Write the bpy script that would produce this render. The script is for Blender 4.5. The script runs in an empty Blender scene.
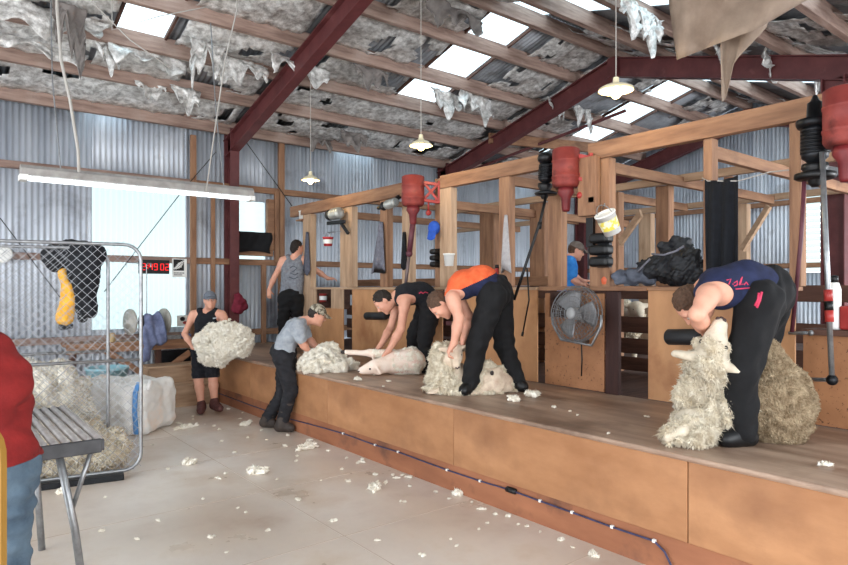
import bpy, math, random
import numpy as np
from mathutils import Vector, Matrix

# ------------------------------------------------------------------ scene, camera, light
SC = bpy.context.scene
COL = SC.collection
F_PX, EYE = 630.0, 1.65
YAW = math.atan(504 / F_PX)
SY, CY = math.sin(YAW), math.cos(YAW)
cam_d = bpy.data.cameras.new('camera')
cam = bpy.data.objects.new('camera', cam_d)
COL.objects.link(cam)
cam.location = (0, 0, EYE)
cam.rotation_euler = (math.pi / 2, 0, -YAW)
cam_d.sensor_width = 36
cam_d.lens = F_PX / 848 * 36
cam_d.shift_y = 5.5 / 848
cam_d.clip_start = 0.05
SC.camera = cam

W = bpy.data.worlds.new('overcast_sky')
SC.world = W
W.use_nodes = True
wb = W.node_tree.nodes['Background']
wb.inputs[0].default_value = (0.86, 0.93, 1.0, 1)
wb.inputs[1].default_value = 3.4


def area_light(name, loc, target, sx, sy, power, col=(1, 1, 1)):
    l = bpy.data.lights.new(name, 'AREA')
    l.shape = 'RECTANGLE'
    l.size, l.size_y, l.energy, l.color = sx, sy, power, col
    o = bpy.data.objects.new(name, l)
    COL.objects.link(o)
    o.location = loc
    o.rotation_euler = (Vector(target) - Vector(loc)).to_track_quat('-Z', 'Y').to_euler()
    return o


# area lamps standing in for daylight: from behind, over the pens, from the left
area_light('daylight_fill_rear', (-0.8, -5.0, 2.3), (2.6, 6.0, 1.4), 6.0, 3.6, 470, (0.98, 0.99, 1.0))  # unseen lamp added as soft fill from behind the camera
area_light('pen_fill', (10.0, -3.2, 2.2), (10.0, 6.0, 2.0), 5.5, 3.0, 760, (0.96, 0.98, 1.0))  # added lamp to brighten the pens and the wall beyond; no doors built
area_light('daylight_side_lamp', (-5.2, 3.5, 2.0), (3.0, 5.0, 0.9), 5.0, 3.2, 260, (0.98, 0.99, 1.0))  # area lamp in place of daylight from the open left side

SC.view_settings.view_transform = 'Standard'
SC.view_settings.look = 'None'
SC.view_settings.gamma = 1
SC.view_settings.use_curve_mapping = False
SC.view_settings.exposure = 0.0
SC.cycles.max_bounces = 8
SC.cycles.transparent_max_bounces = 12
SC.cycles.sample_clamp_indirect = 8
R = random.Random(7)
NR = np.random.default_rng(7)
PI = math.pi


def A(*v):
    return np.array(v, float)


def at(px, py, d):
    """Point seen at photo pixel (px, py) at depth d metres in front of the viewpoint."""
    r, u = (px - 424) / F_PX * d, (288 - py) / F_PX * d
    return A(SY * d + CY * r, CY * d - SY * r, EYE + u)


def at_z(px, py, z):
    return at(px, py, F_PX * (EYE - z) / (py - 288))


def at_x(px, py, x):
    return at(px, py, x / (SY + CY * (px - 424) / F_PX))


def at_y(px, py, y):
    return at(px, py, y / (CY - SY * (px - 424) / F_PX))


FWD, RGT, UP = A(SY, CY, 0), A(CY, -SY, 0), A(0, 0, 1.0)


def nrm(v):
    v = np.asarray(v, float)
    return v / (np.linalg.norm(v) + 1e-12)


def lerp(a, b, t):
    return np.asarray(a, float) * (1 - t) + np.asarray(b, float) * t


# ------------------------------------------------------------------ materials
def lin(c):
    return tuple(((v / 255) / 12.92 if v / 255 <= 0.04045 else ((v / 255 + 0.055) / 1.055) ** 2.4) for v in c)


MATS = {}


def mat(key, c1, c2=None, rough=0.7, metal=0.0, scale=6.0, stretch=(1, 1, 1), bump=0.0, bscale=40.0, detail=5.0,
        c3=None, scale3=2.0, t3=(0.55, 0.7), spec=0.4, bstretch=None, sheen=0.0, rvar=0.0, sss=0.0, ramp=(0.3, 0.7)):
    """Principled material: two colours mixed by stretched noise, a third in patches, bump."""
    if key in MATS:
        return MATS[key]
    m = bpy.data.materials.new(key)
    m.use_nodes = True
    n, l = m.node_tree.nodes, m.node_tree.links
    b = n['Principled BSDF']
    b.inputs['Roughness'].default_value = rough
    b.inputs['Metallic'].default_value = metal
    b.inputs['Specular IOR Level'].default_value = spec
    if sheen:
        b.inputs['Sheen Weight'].default_value = sheen
    if sss:
        b.inputs['Subsurface Weight'].default_value = sss
        b.inputs['Subsurface Radius'].default_value = (0.012, 0.006, 0.004)
    c1 = lin(c1) + (1,)
    tc = n.new('ShaderNodeTexCoord')

    def noise(sc, st, det=detail):
        mp = n.new('ShaderNodeMapping')
        mp.inputs['Scale'].default_value = st
        l.new(tc.outputs['Object'], mp.inputs['Vector'])
        t = n.new('ShaderNodeTexNoise')
        t.inputs['Scale'].default_value = sc
        t.inputs['Detail'].default_value = det
        t.inputs['Roughness'].default_value = 0.6
        l.new(mp.outputs[0], t.inputs['Vector'])
        return t
    if c2 is None:
        b.inputs['Base Color'].default_value = c1
    else:
        t = noise(scale, stretch)
        rp = n.new('ShaderNodeValToRGB')
        rp.color_ramp.elements[0].position, rp.color_ramp.elements[1].position = ramp
        rp.color_ramp.elements[0].color, rp.color_ramp.elements[1].color = c1, lin(c2) + (1,)
        l.new(t.outputs['Fac'], rp.inputs[0])
        out = rp.outputs[0]
        if c3 is not None:
            t3n = noise(scale3, (1, 1, 1), 6)
            r3 = n.new('ShaderNodeValToRGB')
            r3.color_ramp.elements[0].position, r3.color_ramp.elements[1].position = t3
            l.new(t3n.outputs['Fac'], r3.inputs[0])
            mx = n.new('ShaderNodeMix')
            mx.data_type = 'RGBA'
            l.new(r3.outputs[0], mx.inputs[0])
            l.new(out, mx.inputs[6])
            mx.inputs[7].default_value = lin(c3) + (1,)
            out = mx.outputs[2]
        l.new(out, b.inputs['Base Color'])
        if rvar:
            mr = n.new('ShaderNodeMapRange')
            mr.inputs['To Min'].default_value, mr.inputs['To Max'].default_value = rough - rvar, rough + rvar
            l.new(t.outputs['Fac'], mr.inputs[0])
            l.new(mr.outputs[0], b.inputs['Roughness'])
    if bump:
        t2 = noise(bscale, bstretch or stretch)
        bp = n.new('ShaderNodeBump')
        bp.inputs['Strength'].default_value = bump
        bp.inputs['Distance'].default_value = 0.02
        l.new(t2.outputs['Fac'], bp.inputs['Height'])
        l.new(bp.outputs[0], b.inputs['Normal'])
    MATS[key] = m
    return m


def wood(key, c1, c2, axis='Y', rough=0.75, c3=None, **k):
    st = {'X': (0.12, 1, 1), 'Y': (1, 0.12, 1), 'Z': (1, 1, 0.12)}[axis]
    return mat(key + axis, c1, c2, rough=rough, scale=14, stretch=st, bump=0.25, bscale=30, c3=c3, scale3=k.pop('scale3', 1.7), **k)


def emis(key, col, strength):
    if key in MATS:
        return MATS[key]
    m = bpy.data.materials.new(key)
    m.use_nodes = True
    b = m.node_tree.nodes['Principled BSDF']
    b.inputs['Base Color'].default_value = lin(col) + (1,)
    b.inputs['Emission Color'].default_value = lin(col) + (1,)
    b.inputs['Emission Strength'].default_value = strength
    MATS[key] = m
    return m


def sheet_clear(key, tint, frac):
    """Translucent fibreglass sheet: part clear, part scattering."""
    m = bpy.data.materials.new(key)
    m.use_nodes = True
    n, l = m.node_tree.nodes, m.node_tree.links
    out = n['Material Output']
    n.remove(n['Principled BSDF'])
    tr, tl, mx = n.new('ShaderNodeBsdfTransparent'), n.new('ShaderNodeBsdfTranslucent'), n.new('ShaderNodeMixShader')
    tr.inputs[0].default_value = lin(tint) + (1,)
    tl.inputs[0].default_value = lin(tint) + (1,)
    mx.inputs[0].default_value = 1 - frac
    l.new(tr.outputs[0], mx.inputs[1])
    l.new(tl.outputs[0], mx.inputs[2])
    l.new(mx.outputs[0], out.inputs[0])
    MATS[key] = m
    return m


M_IRON = mat('galvanised_iron', (168, 176, 188), (210, 216, 224), rough=0.5, metal=0.25, scale=5, stretch=(1, 1, 0.1), c3=(138, 140, 148), scale3=1.3, bump=0.1)
M_ROOF = mat('roof_iron', (128, 132, 138), (168, 172, 178), rough=0.5, metal=0.35, scale=4, c3=(96, 92, 90), scale3=1.4)
M_FOIL = mat('foil_lining', (158, 156, 153), (240, 240, 238), rough=0.45, metal=0.3, scale=11, bump=0.9, bscale=16, c3=(124, 114, 106), scale3=1.8, t3=(0.52, 0.8), ramp=(0.35, 0.62))
M_STEEL = mat('red_oxide_steel', (80, 38, 40), (104, 54, 54), rough=0.5, scale=4, c3=(140, 96, 92), scale3=3, t3=(0.62, 0.85))
M_PURX = wood('dusty_purlin', (114, 90, 80), (172, 148, 136), 'X', c3=(172, 154, 144), t3=(0.55, 0.8))
M_TIM = {a: wood('old_timber', (114, 80, 60), (164, 124, 94), a, c3=(92, 66, 54), t3=(0.58, 0.8)) for a in 'XYZ'}
M_PALE = {a: wood('pale_timber', (150, 120, 94), (194, 164, 136), a) for a in 'XYZ'}
M_DKT = {a: wood('dark_timber', (64, 42, 36), (100, 70, 58), a) for a in 'XYZ'}
M_PLY = mat('board_plywood', (154, 106, 70), (186, 136, 96), rough=0.5, scale=3.2, stretch=(1, 0.45, 1.1), c3=(132, 90, 62), scale3=1.3, t3=(0.5, 0.8), bump=0.06, bscale=20)
M_PLYD = mat('kick_plywood', (136, 86, 60), (170, 112, 80), rough=0.6, scale=3, stretch=(1, 0.4, 1.5), c3=(110, 74, 58), scale3=2)
M_PANEL = mat('pen_plywood', (164, 116, 78), (196, 146, 102), rough=0.6, scale=3.5, stretch=(1, 1, 0.5), c3=(150, 96, 60), scale3=2.3, t3=(0.52, 0.78), bump=0.05)
M_SPECK = mat('speckled_plywood', (142, 96, 64), (176, 124, 86), rough=0.6, scale=3.5, c3=(92, 60, 42), scale3=42, t3=(0.6, 0.68), bump=0.05)
M_DECK = mat('deck_boards', (126, 99, 82), (186, 159, 138), rough=0.42, scale=7, stretch=(1, 0.14, 1), c3=(84, 62, 50), scale3=1.3, t3=(0.48, 0.72), bump=0.12, bscale=18, rvar=0.12)
M_FLOOR = mat('worn_floor', (206, 188, 170), (236, 229, 222), rough=0.32, scale=1.6, c3=(172, 144, 120), scale3=0.8, t3=(0.47, 0.72), bump=0.08, bscale=9, rvar=0.14)
M_SKYL = sheet_clear('clear_roof_sheet', (240, 250, 252), 0.5)
M_WIN = sheet_clear('fibreglass_sheet', (202, 210, 208), 0.62)
M_BLACK = mat('black_cloth', (12, 12, 14), (24, 24, 27), rough=0.9, scale=20, bump=0.2, bscale=50)
M_BLKP = mat('black_plastic', (11, 11, 13), rough=0.45)
M_BLKM = mat('black_metal', (18, 19, 21), (36, 38, 42), rough=0.4, metal=0.5, scale=12)
M_GALV = mat('galvanised_pipe', (128, 130, 132), (162, 164, 166), rough=0.4, metal=0.7, scale=20)
M_WIRE = mat('chain_wire', (144, 146, 150), rough=0.45, metal=0.6)
M_GREYC = mat('grey_cloth', (92, 92, 102), (122, 122, 132), rough=0.95, scale=30, bump=0.3, bscale=60)
M_RED = mat('red_enamel', (146, 42, 40), (176, 60, 54), rough=0.4, scale=5, c3=(140, 40, 38), scale3=6)
M_WHITEP = mat('white_plastic', (232, 232, 228), rough=0.45)
M_WOOL = mat('raw_wool', (200, 184, 156), (242, 234, 216), rough=0.95, scale=20, bump=0.5, bscale=55, c3=(176, 154, 122), scale3=6, t3=(0.55, 0.8), spec=0.1)
M_WOOLW = mat('clean_wool', (234, 225, 206), (252, 247, 236), rough=0.95, scale=14, bump=0.5, bscale=45, spec=0.1)
M_SHORN = mat('shorn_hide', (200, 180, 158), (230, 212, 190), rough=0.9, scale=12, bump=0.5, bscale=50, c3=(188, 158, 138), scale3=4, spec=0.15)
M_SKIN = mat('skin', (206, 148, 124), (222, 166, 142), rough=0.55, scale=8, sss=0.1)
M_DENIM = mat('denim', (50, 66, 82), (92, 110, 124), rough=0.9, scale=7, bump=0.2, bscale=60)


# ------------------------------------------------------------------ object helpers
ORG = {}


def tag(o, label, cat, group=None, kind=None):
    o['label'] = label
    o['category'] = cat
    if group:
        o['group'] = group
    if kind:
        o['kind'] = kind
    return o


def thing(name, label, cat, loc, group=None, kind=None):
    o = bpy.data.objects.new(name, None)
    COL.objects.link(o)
    o.location = tuple(map(float, loc))
    o.empty_display_size = 0.05
    ORG[o.name] = np.array(loc, float)
    return tag(o, label, cat, group, kind)


def link_mesh(name, V, F, mats, parent=None, smooth=False, bevel=0.0, fm=None):
    V = np.asarray(V, float).reshape(-1, 3)
    if parent is not None:
        org = ORG[parent.name]
    else:
        lo, hi = V.min(0), V.max(0)
        org = A((lo[0] + hi[0]) / 2, (lo[1] + hi[1]) / 2, lo[2])
    me = bpy.data.meshes.new(name)
    L = V - org
    if isinstance(F, np.ndarray):
        k = F.shape[1]
        me.vertices.add(len(L))
        me.vertices.foreach_set('co', L.astype(np.float32).ravel())
        me.loops.add(F.size)
        me.loops.foreach_set('vertex_index', F.astype(np.int32).ravel())
        me.polygons.add(len(F))
        me.polygons.foreach_set('loop_start', np.arange(0, F.size, k, dtype=np.int32))
        me.update(calc_edges=True)
    else:
        me.from_pydata([tuple(v) for v in L], [], F)
    mats = mats if isinstance(mats, (list, tuple)) else [mats]
    for m in mats:
        me.materials.append(m)
    if fm is not None:
        me.polygons.foreach_set('material_index', np.asarray(fm, dtype=np.int32))
    if smooth:
        me.polygons.foreach_set('use_smooth', np.ones(len(me.polygons), dtype=bool))
    me.validate()
    me.update()
    o = bpy.data.objects.new(name, me)
    COL.objects.link(o)
    if parent is not None:
        o.parent = parent
        ORG[o.name] = org
    else:
        o.location = tuple(org)
        ORG[o.name] = org
    if bevel:
        b = o.modifiers.new('edge', 'BEVEL')
        b.width, b.segments, b.limit_method = bevel, 2, 'ANGLE'
    return o


def basis(d, up=(0, 0, 1)):
    z = nrm(d)
    u = np.asarray(up, float)
    if abs(np.dot(z, nrm(u))) > 0.98:
        u = A(1, 0, 0) if abs(z[0]) < 0.9 else A(0, 1, 0)
    x = nrm(np.cross(u, z))
    y = np.cross(z, x)
    return x, y, z


class MB:
    def __init__(s):
        s.v, s.f, s.m = [], [], []

    def add(s, vs, fs, m=0):
        o = len(s.v)
        s.v.extend([tuple(map(float, v)) for v in vs])
        s.f.extend([tuple(i + o for i in f) for f in fs])
        s.m.extend([m] * len(fs))
        return s

    def box(s, lo, hi, m=0):
        (a, b, c), (d, e, f) = lo, hi
        return s.add([(a, b, c), (d, b, c), (d, e, c), (a, e, c), (a, b, f), (d, b, f), (d, e, f), (a, e, f)],
                     [(3, 2, 1, 0), (4, 5, 6, 7), (0, 1, 5, 4), (1, 2, 6, 5), (2, 3, 7, 6), (3, 0, 4, 7)], m)

    def bar(s, p, q, w, h, up=(0, 0, 1), m=0):
        """Rectangular bar from p to q; w across, h along up."""
        p, q = np.asarray(p, float), np.asarray(q, float)
        x, y, z = basis(q - p, up)
        c = [(-1, -1), (1, -1), (1, 1), (-1, 1)]
        vs = [e + x * i * w / 2 + y * j * h / 2 for e in (p, q) for i, j in c]
        return s.add(vs, [(3, 2, 1, 0), (4, 5, 6, 7), (0, 1, 5, 4), (1, 2, 6, 5), (2, 3, 7, 6), (3, 0, 4, 7)], m)

    def tube(s, pts, r, n=8, m=0, closed=False):
        pts = [np.asarray(p, float) for p in pts]
        k = len(pts)
        rr = r if hasattr(r, '__len__') else [r] * k
        vs, fs = [], []
        px = None
        for i, p in enumerate(pts):
            if closed:
                d = pts[(i + 1) % k] - pts[i - 1]
            else:
                d = pts[min(i + 1, k - 1)] - pts[max(i - 1, 0)]
            z = nrm(d)
            if px is None:
                x, y, z = basis(d)
            else:
                x = nrm(px - z * np.dot(px, z))
                y = np.cross(z, x)
            px = x
            for j in range(n):
                a = 2 * PI * j / n
                vs.append(p + (x * math.cos(a) + y * math.sin(a)) * rr[i])
        for i in range(k if closed else k - 1):
            o, o2 = i * n, ((i + 1) % k) * n
            for j in range(n):
                fs.append((o + j, o + (j + 1) % n, o2 + (j + 1) % n, o2 + j))
        if not closed:
            fs.append(tuple(range(n - 1, -1, -1)))
            fs.append(tuple((k - 1) * n + j for j in range(n)))
        return s.add(vs, fs, m)

    def lathe(s, prof, c, axis=(0, 0, 1), n=20, m=0, ends=True):
        """prof: list of (radius, distance along axis)."""
        x, y, z = basis(axis)
        c = np.asarray(c, float)
        vs, fs = [], []
        for r, h in prof:
            for j in range(n):
                a = 2 * PI * j / n
                vs.append(c + z * h + (x * math.cos(a) + y * math.sin(a)) * max(r, 1e-4))
        for i in range(len(prof) - 1):
            for j in range(n):
                fs.append((i * n + j, i * n + (j + 1) % n, (i + 1) * n + (j + 1) % n, (i + 1) * n + j))
        if ends:
            fs.append(tuple(range(n - 1, -1, -1)))
            fs.append(tuple((len(prof) - 1) * n + j for j in range(n)))
        return s.add(vs, fs, m)

    def ball(s, c, r, n=12, m=0, axes=None):
        rx = r if hasattr(r, '__len__') else (r, r, r)
        ax = axes or (A(1, 0, 0), A(0, 1, 0), A(0, 0, 1))
        c = np.asarray(c, float)
        k = n // 2
        vs, fs = [], []
        for i in range(k + 1):
            t = PI * i / k
            for j in range(n):
                a = 2 * PI * j / n
                vs.append(c + ax[0] * rx[0] * max(math.sin(t), 1e-3) * math.cos(a) + ax[1] * rx[1] * max(math.sin(t), 1e-3) * math.sin(a) + ax[2] * rx[2] * math.cos(t))
        for i in range(k):
            for j in range(n):
                fs.append((i * n + j, (i + 1) * n + j, (i + 1) * n + (j + 1) % n, i * n + (j + 1) % n))
        return s.add(vs, fs, m)

    def sheet(s, fn, nu, nv, th=0.003, m=0, keep=None):
        """Surface fn(u, v) -> point, given a thickness th so that it is a closed skin."""
        P = np.array([[fn(i / nu, j / nv) for j in range(nv + 1)] for i in range(nu + 1)], float)
        du, dv = np.gradient(P, axis=0), np.gradient(P, axis=1)
        N = np.cross(du, dv)
        N /= np.linalg.norm(N, axis=2, keepdims=True) + 1e-9
        K = [[True if keep is None else bool(keep((i + .5) / nu, (j + .5) / nv)) for j in range(nv)] for i in range(nu)]
        top, bot = (P + N * th / 2).reshape(-1, 3), (P - N * th / 2).reshape(-1, 3)
        n1 = (nu + 1) * (nv + 1)
        ix = lambda i, j: i * (nv + 1) + j
        fs = []
        ok = lambda i, j: 0 <= i < nu and 0 <= j < nv and K[i][j]
        for i in range(nu):
            for j in range(nv):
                if not K[i][j]:
                    continue
                a, b, c, d = ix(i, j), ix(i + 1, j), ix(i + 1, j + 1), ix(i, j + 1)
                fs.append((a, b, c, d))
                fs.append((d + n1, c + n1, b + n1, a + n1))
                if not ok(i - 1, j): fs.append((d, d + n1, a + n1, a))
                if not ok(i + 1, j): fs.append((b, b + n1, c + n1, c))
                if not ok(i, j - 1): fs.append((a, a + n1, b + n1, b))
                if not ok(i, j + 1): fs.append((c, c + n1, d + n1, d))
        used = sorted({i for f in fs for i in f})
        mp = {o: k for k, o in enumerate(used)}
        allv = np.concatenate([top, bot])
        return s.add(allv[used], [tuple(mp[i] for i in f) for f in fs], m)

    def build(s, name, mats, parent=None, smooth=False, bevel=0.0):
        o = link_mesh(name, s.v, s.f, mats, parent, smooth, bevel, s.m if isinstance(mats, (list, tuple)) else None)
        if smooth == 'auto' or smooth:
            pass
        return o


def structure(o, label, cat, group=None):
    return tag(o, label, cat, group, 'structure')


# ------------------------------------------------------------------ implicit surfaces (bodies, wool, cloth)
def cap(a, b, ra, rb=None, k=0.03):
    return ('c', np.asarray(a, float), np.asarray(b, float), ra, ra if rb is None else rb, k)


def ell(c, r, ax=None, k=0.03):
    return ('e', np.asarray(c, float), np.asarray(r, float), ax, 0, k)


def rbox(c, half, rad, ax=None, k=0.03):
    return ('b', np.asarray(c, float), np.asarray(half, float), ax, rad, k)


def prim_d(P, p):
    if p[0] == 'b':
        q = P - p[1]
        if p[3] is not None:
            q = q @ np.array(p[3]).T
        q = np.abs(q) - (p[2] - p[4])
        return np.linalg.norm(np.maximum(q, 0), axis=-1) + np.minimum(q.max(-1), 0) - p[4]
    if p[0] == 'c':
        a, b, ra, rb = p[1:5]
        ab = b - a
        L2 = float(ab @ ab) + 1e-9
        q = P - a
        t = np.clip((q @ ab) / L2, 0, 1)
        return np.linalg.norm(q - t[..., None] * ab, axis=-1) - (ra + (rb - ra) * t)
    c, r, ax = p[1:4]
    q = P - c
    if ax is not None:
        q = q @ np.array(ax).T
    k0 = np.linalg.norm(q / r, axis=-1)
    k1 = np.linalg.norm(q / (r * r), axis=-1) + 1e-9
    return k0 * (k0 - 1.0) / k1


def prim_box(p):
    if p[0] == 'c':
        r = max(p[3], p[4])
        return np.minimum(p[1], p[2]) - r, np.maximum(p[1], p[2]) + r
    r = max(p[2]) if p[0] == 'e' else float(np.linalg.norm(p[2]))
    return p[1] - r, p[1] + r


def wobble(P, lam, seed, n=7, stretch=None):
    g = np.random.default_rng(seed)
    out = 0
    for _ in range(n):
        w = g.normal(size=3)
        w = w / np.linalg.norm(w) * 2 * PI / (lam * g.uniform(0.6, 1.5))
        if stretch is not None:
            w = w * np.asarray(stretch)
        out = out + np.sin(P @ w + g.uniform(0, 6.28))
    return out / math.sqrt(n)


def sdf_mesh(prims, res, subs=(), halves=(), folds=(), grow=0.0):
    """Smooth union of prims (minus subs, clipped by half spaces), meshed by surface nets.
    Returns vertices, quads, owner prim per vertex."""
    bl = [prim_box(p) for p in prims]
    mg = 0.05 + grow + 3 * res
    lo = np.min([b[0] for b in bl], axis=0) - mg
    hi = np.max([b[1] for b in bl], axis=0) + mg
    n = np.ceil((hi - lo) / res).astype(int) + 1
    far = 0.06 + 2 * res
    D = np.full(n, far, np.float32)
    Wn = np.zeros(n, np.int16)
    B = np.full(n, 9.0, np.float32)
    ax = [lo[i] + np.arange(n[i]) * res for i in range(3)]

    def block(b, m):
        i0 = np.maximum(((b[0] - m - lo) / res).astype(int), 0)
        i1 = np.minimum(((b[1] + m - lo) / res).astype(int) + 2, n)
        sl = tuple(slice(i0[i], i1[i]) for i in range(3))
        P = np.stack(np.meshgrid(*[ax[i][sl[i]] for i in range(3)], indexing='ij'), -1)
        return sl, P
    for q, p in enumerate(prims):
        sl, P = block(bl[q], far)
        d = (prim_d(P, p) - grow).astype(np.float32)
        k = p[5]
        cur = D[sl]
        h = np.clip(k - np.abs(cur - d), 0, None) / k
        D[sl] = np.minimum(cur, d) - h * h * k * 0.25
        better = d < B[sl]
        Wn[sl] = np.where(better, q, Wn[sl])
        B[sl] = np.minimum(B[sl], d)
    for p in subs:
        sl, P = block(prim_box(p), 0.03)
        d = prim_d(P, p).astype(np.float32)
        k = p[5]
        cur = D[sl]
        h = np.clip(k - np.abs(cur + d), 0, None) / k
        D[sl] = np.maximum(cur, -d) + h * h * k * 0.25
    if folds or halves:
        P = np.stack(np.meshgrid(*ax, indexing='ij'), -1)
        near = np.abs(D) < 0.05
        Q = P[near]
        v = D[near]
        for amp, lam, seed, st in folds:
            v = v + amp * wobble(Q, lam, seed, stretch=st)
        D[near] = v
        for pt, nn in halves:
            D = np.maximum(D, ((P - pt) @ nrm(nn)).astype(np.float32))
    return surf_nets(D, lo, res, Wn)


def surf_nets(D, lo, res, Wn):
    S = D < 0
    c = [(i, j, k) for i in (0, 1) for j in (0, 1) for k in (0, 1)]
    nx, ny, nz = [s - 1 for s in D.shape]
    sh = lambda X, o: X[o[0]:o[0] + nx, o[1]:o[1] + ny, o[2]:o[2] + nz]
    cnt = sum(sh(S, o).astype(np.int8) for o in c)
    act = (cnt > 0) & (cnt < 8)
    idx = np.full(act.shape, -1, np.int64)
    I = np.argwhere(act)
    idx[act] = np.arange(len(I))
    vals = {o: sh(D, o)[act] for o in c}
    pos = np.zeros((len(I), 3))
    num = np.zeros(len(I))
    for o in c:
        for a in range(3):
            if o[a] == 0:
                o2 = list(o)
                o2[a] = 1
                f0, f1 = vals[o], vals[tuple(o2)]
                mk = (f0 < 0) != (f1 < 0)
                t = np.where(mk, f0 / np.where(mk, f0 - f1, 1), 0)
                pt = np.array(o, float)[None, :].repeat(len(I), 0)
                pt[:, a] = t
                pos += np.where(mk[:, None], pt, 0)
                num += mk
    V = lo + (I + pos / num[:, None]) * res
    Q = []
    for a in range(3):
        b, d = (a + 1) % 3, (a + 2) % 3
        s0 = [slice(None)] * 3
        s1 = [slice(None)] * 3
        s0[a], s1[a] = slice(0, -1), slice(1, None)
        E = np.argwhere(S[tuple(s0)] != S[tuple(s1)])
        E = E[(E[:, b] > 0) & (E[:, d] > 0) & (E[:, b] < D.shape[b] - 1) & (E[:, d] < D.shape[d] - 1)]
        if len(E) == 0:
            continue
        flip = S[tuple(E.T)]

        def cell(db, dd):
            X = E.copy()
            X[:, b] -= db
            X[:, d] -= dd
            return idx[tuple(X.T)]
        q = np.stack([cell(1, 1), cell(0, 1), cell(0, 0), cell(1, 0)], 1)
        q[~flip] = q[~flip][:, ::-1]
        Q.append(q)
    Q = np.concatenate(Q)
    Q = Q[(Q >= 0).all(1)]
    own = Wn[tuple(I.T)]
    return V, Q, own


def smooth_verts(V, Q, it=1):
    for _ in range(it):
        acc, n = np.zeros_like(V), np.zeros(len(V))
        for i in range(4):
            j = (i + 1) % 4
            np.add.at(acc, Q[:, i], V[Q[:, j]])
            np.add.at(n, Q[:, i], 1)
        V = V * 0.5 + 0.5 * acc / np.maximum(n, 1)[:, None]
    return V


def blob(name, mats, prims, res, parent=None, fmfn=None, smooth_it=0, **k):
    V, Q, own = sdf_mesh(prims, res, **k)
    if smooth_it:
        V = smooth_verts(V, Q, smooth_it)
    fm = None
    if fmfn is not None:
        fm = fmfn(V[Q].mean(1), own[Q[:, 0]])
    return link_mesh(name, V, Q, mats, parent, True, fm=fm)


def locks(V, Q, n, length, rad, seed, droop=0.25, rand=0.5, mask=None):
    """Tapered curled wool staples rooted on the surface (V, Q); returns verts, tris."""
    g = np.random.default_rng(seed)
    C = V[Q].mean(1)
    N = np.cross(V[Q[:, 2]] - V[Q[:, 0]], V[Q[:, 3]] - V[Q[:, 1]])
    ar = np.linalg.norm(N, axis=1)
    N = N / (ar[:, None] + 1e-12)
    if mask is not None:
        ar = ar * mask
    pick = g.choice(len(C), n, p=ar / ar.sum())
    c, nn = C[pick], N[pick]
    d = nn + g.normal(size=(n, 3)) * rand + A(0, 0, -droop)
    d /= np.linalg.norm(d, axis=1)[:, None]
    x = np.cross(d, g.normal(size=(n, 3)))
    x /= np.linalg.norm(x, axis=1)[:, None]
    y = np.cross(d, x)
    L = length * g.uniform(0.6, 1.3, n)[:, None]
    r = rad * g.uniform(0.7, 1.3, n)[:, None]
    cur = g.normal(size=(n, 3)) * 0.35 + A(0, 0, -droop)
    vs = []
    for lev, (t, w) in enumerate(((-0.25, 1.0), (0.5, 0.8))):
        base = c + d * L * t + cur * L * t * t * (1 if t > 0 else 0)
        for j in range(3):
            a = 2 * PI * j / 3
            vs.append(base + (x * math.cos(a) + y * math.sin(a)) * r * w)
    vs.append(c + d * L + cur * L)
    Vl = np.stack(vs, 1).reshape(-1, 3)
    o = np.arange(n)[:, None] * 7
    T = []
    for j in range(3):
        k = (j + 1) % 3
        T += [o + A(j, k, 3 + k).astype(int), o + A(j, 3 + k, 3 + j).astype(int), o + A(3 + j, 3 + k, 6).astype(int)]
    return Vl, np.concatenate(T)


def woolly(name, mats, prims, res, nl, length, rad, seed, parent=None, lumps=((0.012, 0.07, 1, None),), mask_owner=None, subs=(), halves=()):
    """A wool mass: lumpy implicit core with thousands of staples, one mesh."""
    V, Q, own = sdf_mesh(prims, res, folds=lumps, subs=subs, halves=halves)
    mask = None if mask_owner is None else np.isin(own[Q[:, 0]], mask_owner).astype(float)
    Vl, T = locks(V, Q, nl, length, rad, seed, mask=mask)
    tri = np.concatenate([Q[:, [0, 1, 2]], Q[:, [0, 2, 3]]])
    allV = np.concatenate([V, Vl])
    allT = np.concatenate([tri, T + len(V)])
    return link_mesh(name, allV, allT, mats, parent, True)


# ================================================================== THE SETTING
XB, XP, ZD = 3.38, 4.76, 0.71        # board front, pen wall, board height
YW, XE, EAVE, SLOPE, YR = 10.3, 13.45, 4.33, 0.276, 5.95
RIDGE = EAVE + SLOPE * (YW - YR)


def roof_z(y):
    return RIDGE - SLOPE * abs(y - YR)


# floor
m = MB()
m.box((-5.5, -5.5, -0.08), (XB + 0.01, YW + 0.2, 0))
structure(m.build('floor', M_FLOOR), 'pale worn timber floor of the shed', 'floor')
m = MB()
for y in np.arange(-2.4, 10, 1.2):
    m.box((-5.5, y, 0.0), (XB - 0.1, y + 0.006, 0.0012))
for i, x in enumerate(np.arange(-5, 3.3, 2.4)):
    m.box((x, -5.5, 0.0), (x + 0.006, YW, 0.0012))
structure(m.build('floor_seam', mat('seam', (190, 172, 156), rough=0.8)), 'dark seams between the pale floor sheets', 'floor seam')

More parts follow.
